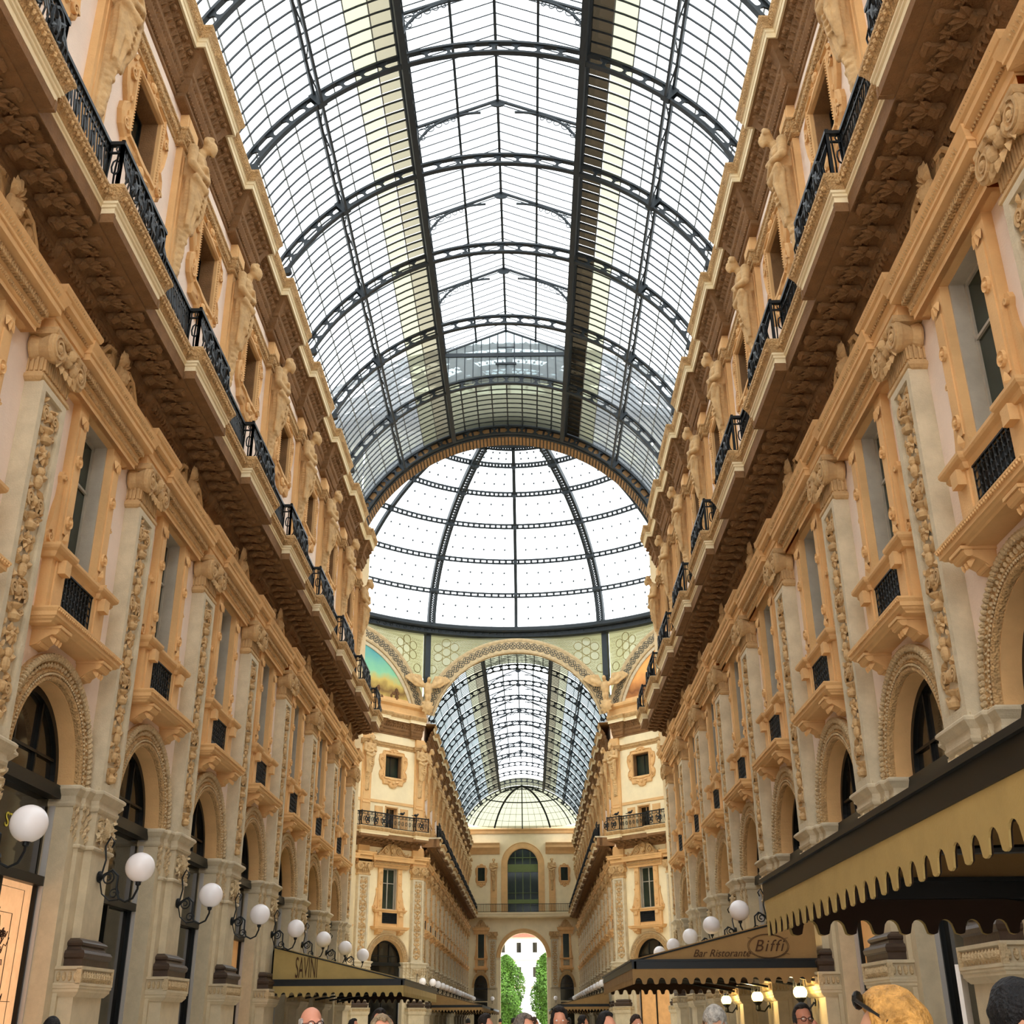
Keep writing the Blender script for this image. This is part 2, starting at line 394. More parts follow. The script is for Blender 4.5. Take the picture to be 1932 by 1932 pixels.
SP = [(.02,-1.36),(.28,-1.36),(.28,-.78),(.20,-.78),(.20,.78),(.28,.78),(.28,1.36),(.02,1.36)]
mb.sweep([(-.1,8.92),(.03,8.93),(.06,8.98),(.06,9.02),(.12,9.06),(.14,9.10),(.14,9.15),(-.3,9.18)], SP)
for sg in (-1,1):
    a, b = sorted((sg*.70, sg*1.10)); mb.box(0,.20,a,b,9.15,12.05)
    for z0 in (9.25,): mb.box(.0,.24,*sorted((sg*.74,sg*1.16)),9.15,9.27)
    a, b = sorted((sg*.78, sg*1.02)); mb.box(.20,.225,a,b,9.5,11.6)
    # side console: flared scroll at the foot
    poly = [(sg*1.10,9.15),(sg*1.50,9.15),(sg*1.52,9.3),(sg*1.42,9.42),(sg*1.36,9.6),(sg*1.30,9.9),(sg*1.22,10.15),(sg*1.2,10.4),(sg*1.24,10.52),(sg*1.2,10.62),(sg*1.10,10.65)]
    mb.prism(poly, 0, .13); mb.spiral((0,sg*1.38,9.3), .13, 1.6, .05, .13, .18, sg, PI/2); mb.spiral((0,sg*1.17,10.5), .08,1.3,.04,.13,.18,-sg,0)
    for zz in (9.75,10.95): mb.lathe([(0,.24),(.09,.25),(.11,.27),(.12,.24),(.12,.2)], 12, (0,sg*.9,zz), 'x'); mb.ell((.25,sg*.9,zz),(.05,.05,.05),6,4)
    for j in range(3): mb.leaf((.2,sg*.9,11.9), -PI/2+(j-1)*.5,.3,.13,.08)
    mb.leaf((.2,sg*.9,9.3), PI/2,.25,.16,.08)
G['surround'] = mb.mesh('surround','ochre')
mb = MB(); HO = [(.05,-1.62),(.30,-1.62),(.30,1.62),(.05,1.62)]
mb.sweep([(-.1,12.05),(.0,12.05),(.0,12.14),(.04,12.16),(.04,12.30),(.06,12.34),(.06,12.42),(.10,12.44),(.10,12.50),(.25,12.52),(.25,12.64),(.28,12.65),(.28,12.70),(.32,12.78),(.35,12.86),(-.2,12.9)], HO); mb.box(0,.3,-1.62,1.62,12.05,12.86)
G['hood'] = mb.mesh('hood','ochre')
mb = MB(); n = 44
for i in range(n): mb.ell((.42,-1.62+(i+.5)*3.24/n,12.45),(.04,.025,.04),5,4); mb.leaf((.58,-1.62+(i+.5)*3.24/n,12.70),PI/2,.12,.06,.05)
for i in range(40): mb.box(.37,.46,-1.6+i*.082-.026,-1.6+i*.082+.026,12.33,12.41)
for i in range(60): mb.ell((.345,-1.62+(i+.5)*3.24/60,12.22),(.035,.02,.05),4,3)
G['hood_beading'] = mb.mesh('hood_beading','carved')
mb = MB()
poly = [(-1.5,12.88),(1.5,12.88),(1.45,13.0),(1.2,13.05),(1.05,13.2),(.85,13.45),(.6,13.55),(.45,13.75),(.25,13.8),(0,13.85),(-.25,13.8),(-.45,13.75),(-.6,13.55),(-.85,13.45),(-1.05,13.2),(-1.2,13.05),(-1.45,13.0)]
mb.prism(poly, .18, .30)
for sg in (-1,1):
    mb.spiral((0,sg*.62,13.24), .27, 1.9, .08, .30, .40, sg, PI/2); mb.ell((.36,sg*.62,13.24),(.08,.09,.12),8,5)
    mb.spiral((0,sg*1.28,13.02), .13, 1.5, .05, .30, .38, -sg, PI)
    mb.tube([(.34,sg*1.35,12.95),(.36,sg*1.1,13.08),(.36,sg*.92,13.3),(.36,sg*.7,13.54),(.36,sg*.42,13.6)], .05, 5)
    for j in range(4): mb.leaf((.30,sg*(.35+.22*j),13.0+.06*(3-j)), PI/2-sg*(1.2-.2*j),.3,.14,.09)
    mb.ell((.3,sg*1.5,12.98),(.1,.1,.1),8,5); mb.leaf((.3,sg*1.5,13.03),PI/2,.2,.12,.1)
mb.ell((.42,0,13.26),(.14,.15,.2),10,7); mb.ell((.54,0,13.24),(.05,.035,.06),6,4)
for sg in (-1,1): mb.ell((.52,sg*.06,13.31),(.03,.035,.02),6,4); mb.ell((.4,sg*.14,13.3),(.09,.07,.15),6,5)
for j in range(7): mb.leaf((.36,0,13.42), PI/2+(j-3)*.4, .46-abs(j-3)*.05,.14,.14)
mb.ell((.5,0,13.14),(.04,.06,.03),6,4); mb.leaf((.34,0,13.12),-PI/2,.24,.25,.12)
G['pediment'] = mb.mesh('pediment','statue')
mb = MB()
for sg in (-1,1): a,b = sorted((sg*.66,sg*.72)); mb.box(-.5,.06,a,b,9.15,12.1)
mb.box(-.5,.06,-.7,.7,12.04,12.1); mb.box(-.5,.1,-.7,.7,9.1,9.16); mb.box(-.5,.0,-.7,.7,8.2,8.24)
G['reveal'] = mb.mesh('reveal','grey')
mb = MB()
for y0,y1,z0,z1 in ((-.68,-.60,9.15,12.06),(.60,.68,9.15,12.06),(-.04,.04,9.15,12.06),(-.68,.68,11.98,12.06),(-.68,.68,9.15,9.25),(-.68,.68,11.0,11.05)): mb.box(-.42,-.34,y0,y1,z0,z1)
G['tall_frame'] = mb.mesh('tall_frame','grey')
mb = MB(); mb.box(-.42,-.38,-.66,.66,9.15,12.05); G['tall_pane'] = mb.mesh('tall_pane','gglass')
mb = MB()
for i in range(9):
    for j in range(5):
        a = [(.06,-.6+i*.15+.072*math.cos(t*PI/4),8.32+j*.14+.07*math.sin(t*PI/4)) for t in range(8)]; mb.tube(a,.012,3,True)
for i in range(10): mb.box(.05,.07,-.685+i*.15,-.665+i*.15,8.22,8.95)
mb.box(-.02,-.0,-.7,.7,8.2,8.95); mb.box(.04,.08,-.7,.7,8.2,8.26); mb.box(.04,.08,-.7,.7,8.9,8.95)
G['grille'] = mb.mesh('grille','iron')

# balcony cornice
SD, SR, SW = 1.17, 1.42, 1.28           # recessed and projecting depth, half length of the projection
def bal_path(inset=0., span=B):
    w = SW-inset
    return [(SR-inset,0),(SR-inset,w),(SD-inset,w),(SD-inset,span-w),(SR-inset,span-w),(SR-inset,span)]
def build_balcony(span, sfx=''):
    mb = MB(); w = .62
    mb.sweep([(-.1,13.5),(0,13.5),(.05,13.58),(.07,13.62),(.20,13.70),(.26,13.82),(.26,13.88),(.30,13.96),(-.2,13.98)], [(.2,0),(.2,w),(.06,w),(.06,span-w),(.2,span-w),(.2,span)], cap=False)
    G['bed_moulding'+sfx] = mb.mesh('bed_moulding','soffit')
    mb = MB(); n = int(span/.15)
    for i in range(n):
        y = (i+.5)*span/n; d = .2 if (y < w or y > span-w) else .06
        mb.ell((d+.19,y,13.72),(.07,.05,.09),6,5); mb.leaf((d+.22,y+span/n/2,13.8),-PI/2,.16,.04,.05)
    G['egg_moulding'+sfx] = mb.mesh('egg_moulding','soffit')
    mb = MB(); mb.box(0,SD+.02,0,span,13.96,14.6)
    mb.box(SD-.2,SR-.004,0,SW-.004,14.0,14.6); mb.box(SD-.2,SR-.004,span-SW+.004,span,14.0,14.6); mb.box(SD+.03,SR+.012,span-SW-.012,span-SW+.06,13.985,14.17); mb.box(SD+.03,SR+.012,SW-.06,SW+.012,13.985,14.17)
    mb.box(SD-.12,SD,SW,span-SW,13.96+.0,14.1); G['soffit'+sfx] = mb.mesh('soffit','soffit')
    mb = MB(); mb.sweep([(-.08,14.16),(.0,14.16),(.0,14.28),(.03,14.29),(.03,14.34),(.06,14.35),(.06,14.40),(-.1,14.42)], bal_path(0,span), cap=False); G['balcony_fascia'+sfx] = mb.mesh('balcony_fascia','pale')
    mb = MB(); mb.sweep([(.04,14.40),(.07,14.40),(.09,14.46),(.14,14.56),(.17,14.60),(.17,14.66),(.14,14.69),(-.3,14.72)], bal_path(0,span), cap=False)
    pth = bal_path(0,span)
    for a, b in zip(pth[:-1], pth[1:]):
        a, b = Vector(a), Vector(b); L = (b-a).length; n = max(1,int(L/.12)); t = (b-a)/L; nn = Vector((t.y,-t.x))
        for i in range(n):
            q = a+t*(i+.5)*L/n+nn*.13; mb.ell((q.x,q.y,14.52),(.045,.045,.06),5,4)
    G['carved_edge'+sfx] = mb.mesh('carved_edge','carved')
    mb = MB(); mb.box(0,SD+.12,0,span,14.6,14.71); mb.box(SD,SR+.12,0,SW+.1,14.6,14.71); mb.box(SD,SR+.12,span-SW-.1,span,14.6,14.71); G['balcony_floor'+sfx] = mb.mesh('balcony_floor','stone')
build_balcony(B)
mb = MB()
poly = [(.42,13.98),(1.10,13.98),(1.12,13.92),(1.06,13.87),(.94,13.89),(.80,13.91),(.66,13.87),(.58,13.82),(.46,13.81),(.42,13.85)]
mb.prism(poly, -.075, .075, 'y'); mb.lathe([(0,-.1),(.05,-.1),(.05,.1),(0,.1)], 8, (1.05,0,13.91),'y'); mb.lathe([(0,-.11),(.065,-.11),(.065,.11),(0,.11)], 8, (.52,0,13.87),'y')
n0 = len(mb.v)
for j in range(4): mb.leaf((.0,0,0), PI/2+(j-1.5)*.5,.32,.16,.06)
mb.xf(Matrix.Translation((.62,0,13.89)) @ Matrix.Rotation(PI/2,4,'Y') , n0)
G['modillion'] = mb.mesh('modillion','soffit')
mb = MB()
for j in range(8): mb.leaf((0,0,0), j*PI/4, .17,.12,.06)
mb.ell((.03,0,0),(.05,.05,.05),8,5)
for j in range(5): mb.leaf((.03,0,0), j*2*PI/5+.3, .09,.07,.05)
mb.xf(Matrix.Translation((.8,0,13.955)) @ Matrix.Rotation(PI/2,4,'Y')); G['rosette'] = mb.mesh('rosette','soffit')
def build_railing(span, sfx='', fine=True):
    mb = MB(); pth = bal_path(.06, span); zb, zt = 14.74, 15.74
    for z0, z1, w in ((zt-.05,zt+.02,.045),(zb,zb+.05,.035),(zt-.22,zt-.19,.02)):
        mb.sweep([(-w,z0),(w,z0),(w,z1),(-w,z1),(-w,z0)], pth, cap=False)
    for ai, (a, b) in enumerate(zip(pth[:-1], pth[1:])):
        a, b = Vector(a), Vector(b); L = (b-a).length; t = (b-a)/L; nn = Vector((t.y,-t.x)); n = max(1, int(L/(.115 if fine else .2)))
        bel = .13 if ai in (0,4) else .05
        for i in range(n):
            q = a+t*(i+.5)*L/n
            P = [(q.x+nn.x*o, q.y+nn.y*o, zb+h*(zt-zb)) for o, h in ((0,0),(bel*.8,.12),(bel,.3),(bel*.35,.6),(0,.8),(0,.98))]
            mb.tube(P, .02, 3)
            if i % 3 == 1 and fine:
                c = q+nn*(bel*.6); R8 = [(c.x+t.x*.07*math.cos(s*PI/4), c.y+t.y*.07*math.cos(s*PI/4), zb+.45+.16*math.sin(s*PI/4)) for s in range(8)]; mb.tube(R8,.02,3,True)
                R8 = [(q.x+t.x*.05*math.cos(s*PI/4), q.y+t.y*.05*math.cos(s*PI/4), zt-.12+.06*math.sin(s*PI/4)) for s in range(8)]; mb.tube(R8,.016,3,True)
        for e in (a, b): mb.box(e.x-.03,e.x+.03,e.y-.03,e.y+.03,zb,zt+.06)
    # oval medallions of the projecting panel
    for y in (0,.75,span-.75):
        d = SR-.06+.12
        mb.tube([(d,y+.2*math.cos(s*PI/8),zb+.42+.3*math.sin(s*PI/8)) for s in range(16)], .03, 4, True); mb.ell((d,y,zb+.42),(.04,.09,.16),8,5)
        for j in range(4): mb.leaf((d,y,zb+.42), j*PI/2+PI/4,.3,.1,.04)
    G['railing_section'+sfx] = mb.mesh('railing_section','iron')
build_railing(B)

# upper storey
mb = MB(); mb.box(0,.16,-.42,.42,14.7,21.0); mb.box(.16,.20,-.34,.34,14.75,16.6); mb.box(.16,.24,-.36,.36,16.6,16.75); mb.box(.16,.19,-.3,.3,16.85,20.8); G['upper_strip'] = mb.mesh('upper_strip','ochre')
def build_top(span, sfx=''):
    w = .55
    mb = MB(); mb.sweep([(-.1,20.98),(.0,20.98),(.04,21.0),(.04,21.08),(.07,21.1),(.12,21.2),(.12,21.28),(.16,21.31),(.16,21.36),(-.1,21.38)], [(.18,0),(.18,w),(.0,w),(.0,span-w),(.18,span-w),(.18,span)], cap=False)
    n = int(span/.13)
    for i in range(n):
        y = (i+.5)*span/n; d = .18 if (y < w or y > span-w) else 0.; mb.ell((d+.1,y,21.15),(.04,.045,.05),5,3)
    G['string_course'+sfx] = mb.mesh('string_course','carved')
    w = .97; P = [(.22,0),(.22,w),(.0,w),(.0,span-w),(.22,span-w),(.22,span)]
    mb = MB(); mb.sweep([(-.3,22.0),(.0,22.0),(.04,22.03),(.04,22.14),(.10,22.2),(.16,22.3),(.18,22.46),(.22,22.5),(.22,22.6),(.30,22.8),(.40,23.0),(.48,23.08),(.56,23.08)], P, cap=False)
    n = int(span/.11)
    for i in range(n):
        y = (i+.5)*span/n; d = .22 if (y < w or y > span-w) else 0.
        mb.leaf((d+.13,y,22.32),PI/2,.2,.1,.12); mb.ell((d+.07,y,22.17),(.05,.04,.05),5,3)
        mb.leaf((d+.24,y,22.62),PI/2+.35*(-1)**i,.24,.1,.12); mb.leaf((d+.34,y,22.84),PI/2-.35*(-1)**i,.22,.1,.13)
        if i % 4 == 0: mb.ell((d+.40,y,22.92),(.09,.09,.07),6,4)
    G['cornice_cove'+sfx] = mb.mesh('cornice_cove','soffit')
    mb = MB(); mb.sweep([(.5,23.08),(.56,23.06),(.56,23.20),(.59,23.22),(.59,23.27),(.62,23.29)], P, cap=False); G['cornice_fascia'+sfx] = mb.mesh('cornice_fascia','pale')
    mb = MB(); mb.sweep([(.60,23.28),(.63,23.30),(.65,23.40),(.71,23.50),(.73,23.54),(.73,23.60),(-.5,23.64)], P, cap=False)
    n = int(span/.12)
    for i in range(n):
        y = (i+.5)*span/n; d = .22 if (y < w or y > span-w) else 0.; mb.leaf((d+.65,y,23.33),PI/2,.2,.1,.07)
    G['cornice_edge'+sfx] = mb.mesh('cornice_edge','carved')
build_top(B)
mb = MB(); mb.box(0,.2,-.42,.42,21.36,22.02); mb.box(.2,.22,-.34,.34,21.42,21.95); G['frieze_block'] = mb.mesh('frieze_block','ochre')
# small framed window
half = [(0,17.95),(.28,18.0),(.42,18.2),(.95,18.2),(1.0,18.45),(1.25,18.6),(1.35,18.9),(1.3,19.15),(1.14,19.3),(1.3,19.6),(1.4,20.0),(1.33,20.4),(1.08,20.52),(1.0,20.74),(.45,20.78),(.3,20.93),(0,20.97)]
def cart(mb, k, d, k2, d2):
    pts = [(y,z) for y,z in half]+[(-y,z) for y,z in half[-2:0:-1]]; n = len(pts); a = []; b = []
    for y,z in pts:
        iy = max(-.8,min(.8,y)); iz = max(18.75,min(20.45,z))
        a.append((iy+(y-iy)*k, iz+(z-iz)*k)); b.append((iy+(y-iy)*k2, iz+(z-iz)*k2))
    vs = [(d,y,z) for y,z in a]+[(d2,y,z) for y,z in b]
    mb.add(vs, [(i,(i+1) % n,n+(i+1) % n,n+i) for i in range(n)])
mb = MB()
for k,d,k2,d2 in ((1,0,1,.10),(1,.10,.86,.14),(.86,.14,.80,.08),(.80,.08,.30,.09),(.30,.09,.24,.15),(.24,.15,.1,.15),(.1,.15,.0,.10),(0,.10,0,-.05)): cart(mb,k,d,k2,d2)
for sg in (-1,1):
    for z in (18.75,20.1): mb.spiral((0,sg*1.12,z), .17,1.5,.06,.08,.16,sg,0); mb.leaf((.09,sg*1.0,z+.12),PI/2+sg*.2,.26,.12,.07)
    for z in (19.1,19.5,20.4): mb.ell((.1,sg*.98,z),(.05,.05,.09),6,4)
    mb.leaf((.1,sg*.2,18.35),PI/2-sg*1.3,.4,.2,.08); mb.leaf((.1,sg*.2,20.68),PI/2-sg*1.4,.35,.16,.08)
mb.ell((.12,0,18.35),(.08,.14,.16),8,5); mb.ell((.12,0,20.75),(.08,.14,.12),8,5)
n = 22
for i in range(n):
    for sg in (-1,1): mb.ell((.15,sg*.84,18.78+1.65*i/(n-1)),(.03,.025,.03),4,3)
G['cartouche'] = mb.mesh('cartouche','ochre')
mb = MB()
for sg in (-1,1): a,b = sorted((sg*.76,sg*.81)); mb.box(-.5,.02,a,b,18.75,20.45)
mb.box(-.5,.02,-.8,.8,20.41,20.46); mb.box(-.5,.06,-.85,.85,18.7,18.77); G['upper_reveal'] = mb.mesh('upper_reveal','soffit')
mb = MB()
for y0,y1,z0,z1 in ((-.78,-.70,18.76,20.42),(.70,.78,18.76,20.42),(-.03,.03,18.76,20.42),(-.78,.78,20.34,20.42),(-.78,.78,18.76,18.84)): mb.box(-.40,-.33,y0,y1,z0,z1)
G['upper_frame'] = mb.mesh('upper_frame','black')
mb = MB(); mb.box(-.40,-.37,-.76,.76,18.76,20.42); G['upper_pane'] = mb.mesh('upper_pane','gglass')
mb = MB()
for y0,y1,z0,z1 in ((-.55,-.48,14.9,16.5),(.48,.55,14.9,16.5),(-.55,.55,16.42,16.5),(-.02,.02,14.9,16.5)): mb.box(-.36,-.28,y0,y1,z0,z1)
for sg in (-1,1): mb.box(-.3,.05,*sorted((sg*.53,sg*.62)),14.9,16.56)
mb.box(-.3,.05,-.62,.62,16.48,16.58); G['attic_frame'] = mb.mesh('attic_frame','ochre')
mb = MB(); mb.box(-.36,-.32,-.5,.5,14.9,16.45); G['attic_pane'] = mb.mesh('attic_pane','dglass')
mb = MB()
for sg in (-1,1):
    for a,b in ((.85,1.6),): 
        mb.box(0,.05,*sorted((sg*a,sg*b)),14.9,16.5); mb.box(.05,.07,*sorted((sg*(a+.1),sg*(b-.1))),15.0,16.4)
mb.box(0,.06,-2.1,2.1,16.75,16.95); G['attic_panel'] = mb.mesh('attic_panel','ochre')

# arched shop window
mb = MB(); arcsweep(mb, [(1.36,-.24),(1.36,-.34),(1.5,-.34),(1.5,-.24),(1.36,-.24)], 0, ZS, n=24)
for y in (-.47,.47):
    h = math.sqrt(1.4**2-y*y); mb.box(-.33,-.27,y-.03,y+.03,ZS,ZS+h)
mb.box(-.33,-.27,-1.42,1.42,5.98,6.03); mb.box(-.45,-.12,-1.5,1.5,5.36,5.58); G['arch_frame'] = mb.mesh('arch_frame','black')
mb = MB(); mb.prism([(y,z) for y,z in arc_pts(0,ZS,1.4,0,PI,24)], -.36, -.33); G['arch_pane'] = mb.mesh('arch_pane','dglass')
mb = MB(); mb.box(-.40,-.34,-1.5,1.5,4.02,5.36); G['sign_panel'] = mb.mesh('sign_panel','dglass')
mb = MB(); mb.box(-.45,-.2,-1.5,1.5,3.86,4.02)
for y in (-1.46,-.02,1.46): mb.box(-.42,-.28,y-.04,y+.04,0,3.9)
mb.box(-.42,-.28,-1.5,1.5,0,.25); G['shop_frame'] = mb.mesh('shop_frame','black')
mb = MB()
for sg in (-1,1): mb.box(-.30,-.2,*sorted((sg*1.47,sg*1.5)),0,5.36)
G['shop_trim'] = mb.mesh('shop_trim', mat('aluminium_trim',(190,186,180),.4,0,metal=.3))
mb = MB(); mb.box(-.40,-.36,-1.46,1.46,.2,3.9); G['shop_pane'] = mb.mesh('shop_pane','dglass')

# caryatid
def blob(mb, pts, rads, sub=5):
    for i in range(len(pts)-1):
        a, b = Vector(pts[i]), Vector(pts[i+1])
        for j in range(sub+1):
            t = j/sub; q = a.lerp(b,t); r = rads[i]*(1-t)+rads[i+1]*t; mb.ell(q,(r,r,r),8,6)
mb = MB()
mb.ell((.66,0,21.32),(.17,.15,.2),12,9); mb.ell((.78,0,21.24),(.1,.08,.16),8,6); mb.ell((.84,0,21.34),(.03,.03,.05),6,4)
rr = random.Random(2)
for j in range(16):
    a = rr.uniform(-1.7,1.7); mb.ell((.62+.1*rr.random(),.17*math.sin(a),21.38+.14*math.cos(a)),(.09,.075,.075),6,5)
for j in range(6): mb.ell((.76,rr.uniform(-.08,.08),21.1+.05*rr.random()),(.06,.05,.08),6,4)
mb.ell((.48,0,21.1),(.14,.13,.18),8,6)
mb.ell((.40,0,20.85),(.24,.42,.2),12,8); mb.ell((.42,0,20.55),(.24,.34,.3),12,8); mb.ell((.38,0,20.15),(.23,.31,.3),12,8)
for sg in (-1,1):
    mb.ell((.52,sg*.15,20.72),(.13,.16,.13),8,6)
    blob(mb,[(.42,sg*.42,20.92),(.46,sg*.50,20.45),(.64,sg*.22,20.36+.1*sg),(.68,-sg*.10,20.48+.1*sg)],[.14,.115,.09,.075])
for j in range(14):
    t = j/13; mb.ell((.34,0,20.05-1.25*t),(.20-.04*t,.30-.12*t,.12),10,6)
for j in range(9):
    y = -.34+.085*j; w_ = .10*math.sin(j*2.4)
    blob(mb,[(.44,y,20.12),(.56-.25*abs(y),y*.92+w_*.3,19.75),(.52-.2*abs(y),y*.78+w_*.6,19.3),(.46-.15*abs(y),y*.62+w_*.5,18.85)],[.05,.07,.06,.05],9)
for j in range(5): blob(mb,[(.54,-.34+.02*j,20.16-.12*j),(.68-.02*j,.02,19.92-.16*j),(.54,.34-.03*j,20.1-.2*j)],[.035,.045,.03],9)
for sg in (-1,1): mb.ell((.57,sg*.1,20.42),(.09,.1,.07),8,5); mb.ell((.56,sg*.09,20.28),(.09,.1,.07),8,5)
blob(mb,[(.55,-.38,20.12),(.68,0,19.98),(.58,.36,20.2)],[.09,.11,.09],8); blob(mb,[(.55,.34,20.2),(.62,.2,19.8),(.58,.26,19.4),(.5,.2,19.1)],[.09,.09,.07,.05],6)
for j in range(8): mb.ell((.26,0,18.85-.17*j),(.16-.012*j,.22-.016*j,.12),8,5)
for j in range(9): mb.ell((.36-.016*j,.05*math.sin(j*2.2),18.65-.14*j),(.08,.09,.08),6,5)
mb.box(.0,.3,-.24,.24,20.3,20.9); mb.box(0,.25,-.18,.18,17.5,20.2)
G['caryatid'] = remesh(mb,'caryatid','statue',.03)
# ------------------------------------------------------------------ lamps
mb = MB()
mb.lathe([(0,.0),(.10,.0),(.11,.03),(.07,.06),(.04,.08),(0,.1)], 12, (0,0,0), 'x'); G['lamp_plate'] = mb.mesh('wall_plate','iron')
mb = MB()
def sp2(cx, cz, r0, turns, a0, sg, n=12): return [(cx+r0*(1-.8*i/(n*turns))*math.cos(a0+sg*2*PI*i/n), 0, cz+r0*(1-.8*i/(n*turns))*math.sin(a0+sg*2*PI*i/n)) for i in range(int(n*turns)+1)]
mb.tube([(.05,0,0),(.12,0,.05),(.25,0,.12),(.36,0,.02),(.36,0,-.2),(.42,0,-.38),(.55,0,-.44),(.68,0,-.38),(.75,0,-.22),(.75,0,-.12)], .022, 6)
mb.tube(sp2(.18,-.02,.13,1.6,PI/2,-1), .016, 5); mb.tube([(.05,0,.02),(.10,0,.3),(.06,0,.55),(.14,0,.72),(.22,0,.62),(.18,0,.52)], .018, 5)
mb.tube(sp2(.32,-.3,.1,1.4,0,1), .014, 5); mb.tube([(.03,0,-.05),(.1,0,-.3),(.25,0,-.42),(.42,0,-.4)], .014, 5)
mb.lathe([(.03,-.16),(.05,-.14),(.05,-.1),(.13,-.06),(.14,-.02),(.12,.0),(0,.0)], 12, (.75,0,0)); G['lamp_bracket'] = mb.mesh('bracket','iron')
mb = MB(); mb.ell((.75,0,.165),(.265,.265,.265),28,18); G['lamp_globe'] = mb.mesh('globe','globe',True)
def lamp(fr, u, label, group):
    e = ob('globe_lamp', None, None, fr.pt(.36,u,4.13), fr.a); e.empty_display_size = .2
    ob('wall_plate', G['lamp_plate'], e); ob('bracket', G['lamp_bracket'], e); ob('globe', G['lamp_globe'], e)
    tag(e, label, 'lamp', group); return e
mr = MB()
for i in range(9):
    u = (i+.5)*B/9
    for key, off in (('modillion',0),('rosette',B/18)):
        me = G[key]; vs = [(v.co.x,v.co.y+u+off,v.co.z) for v in me.vertices]; mr.add(vs, [tuple(p.vertices) for p in me.polygons])
G['modillion_row'] = mr.mesh('modillion_row','soffit')

WN = [0]
def win_name(): WN[0] += 1; return 'window_%d' % WN[0]
def window(fr, u, parts, label, cat='window'):
    e = ob(win_name(), None, None, fr.pt(0,u,0), fr.a); e.empty_display_size = .3
    for p in parts:
        nm, key = p[0], p[1]; o = ob(nm, G[key], e, p[2] if len(p) > 2 else (0,0,0))
        for sub in (p[3] if len(p) > 3 else ()): ob(sub[0], G[sub[1]], o)
    return tag(e, label, cat, kind='structure')
def pilaster_set(wall, u, strip=True, half=None):
    p = ob('pier', G['pier'], wall, (0,u,0))
    for nm in ('pedestal','pedestal_relief','base_moulding','frieze_carving','impost'): ob(nm, G[nm], p)
    p = ob('pilaster', G['pilaster'], wall, (0,u,0)); ob('relief', G['relief'], p); ob('capital', G['capital'], p)
    p = ob('entablature', G['entablature'], wall, (0,u,0)); ob('beading', G['entablature_beading'], p)
    ob('wall_strip', G['wall_strip'], wall, (0,u,0)); ob('upper_strip', G['upper_strip'], wall, (0,u,0)); ob('frieze_block', G['frieze_block'], wall, (0,u,0))
def facade(name, fr, us, bays, where, near=True, order=1, wallmat='cream', lamps=None, sfx='', railing=True, statues=None, shop=None, upper=True, tall=True):
    """us: pilaster positions along the frame; bays: start positions (span B); order: +1 when the camera sees low u first"""
    mb = MB()
    for b in bays: masonry(mb, b)
    wall = ob(name, mb.mesh(name, wallmat), None, (fr.x,fr.y,0), fr.a)
    tag(wall, 'ornate plastered facade with arches and pilasters, %s' % where, 'wall', kind='structure')
    for u in us: pilaster_set(wall, u)
    rl = None
    if railing:
        rl = ob('balcony_railing', None, None, (fr.x,fr.y,0), fr.a); tag(rl, 'black wrought iron balcony railing along the %s' % where, 'railing')
    bb = sorted(bays) if order > 0 else sorted(bays, reverse=True)
    for i, b in enumerate(bb):
        c = b+HB
        p = ob('archivolt', G['archivolt'], wall, (0,c,0)); ob('rope_moulding', G['rope_moulding'], p); ob('arch_lining', G['arch_lining'], p)
        ob('bed_moulding', G['bed_moulding'], wall, (0,b,0)); ob('egg_moulding', G['egg_moulding'], wall, (0,b,0)); ob('balcony_soffit', G['soffit'], wall, (0,b,0))
        p = ob('balcony_fascia', G['balcony_fascia'], wall, (0,b,0)); ob('carved_edge', G['carved_edge'], p); ob('balcony_floor', G['balcony_floor'], wall, (0,b,0))
        ob('string_course', G['string_course'], wall, (0,b,0)); p = ob('cornice', G['cornice_cove'], wall, (0,b,0)); ob('cornice_fascia', G['cornice_fascia'], p); ob('cornice_edge', G['cornice_edge'], p)
        ob('attic_panel', G['attic_panel'], wall, (0,c,0))
        if near:
            for k in range(9):
                ob('modillion', G['modillion'], wall, (0,b+(k+.5)*B/9,0)); ob('rosette', G['rosette'], wall, (0,b+(k+1)*B/9,0))
        else: stuff(ob('modillion_row', G['modillion_row'], wall, (0,b,0)))
        if rl: ob('railing_section', G['railing_section'], rl, (0,b,0))
        o = ORD[i] if i < len(ORD) else str(i+1)
        kind = (shop or {}).get(i, 'shop_pane')
        window(fr, c, [('frame','arch_frame'),('pane','arch_pane'),('sign_panel','sign_panel'),('shop_frame','shop_frame'),('trim','shop_trim'),('shop_pane',kind)], 'arched black-framed shop window, %s arch of the %s' % (o, where))
        if tall:
            window(fr, c, [('surround','surround'),('shelf','shelf',(0,0,0)),('bracket','bracket',(0,-1.02,0)),('bracket','bracket',(0,1.02,0)),('hood','hood',(0,0,0),[('beading','hood_beading'),('pediment','pediment')]),('reveal','reveal'),('frame','tall_frame',(.17,0,0)),('pane','tall_pane',(.17,0,0)),('grille','grille',(.15,0,0))], 'tall hooded window above %s arch of the %s' % (o, where))
        if upper:
            window(fr, c, [('surround','cartouche'),('reveal','upper_reveal'),('frame','upper_frame'),('pane','upper_pane')], 'small scroll-framed window, %s bay of the %s' % (o, where))
            window(fr, c, [('frame','attic_frame'),('pane','attic_pane')], 'low window behind railing, %s bay of the %s' % (o, where))
    su = sorted(us) if order > 0 else sorted(us, reverse=True)
    for i, u in enumerate(su):
        o = ORD[i] if i < len(ORD) else str(i+1)
        if statues is None or statues(u):
            tag(ob('caryatid_statue', G['caryatid'], None, fr.pt(0,u,0), fr.a), 'draped stone figure on %s pilaster of the %s' % (o, where), 'statue', 'caryatid figures above the balconies')
        if lamps is None or lamps(u):
            lamp(fr, u, 'white globe lamp, %s pier of the %s' % (o, where), 'globe lamps along the arcade')
    return wall
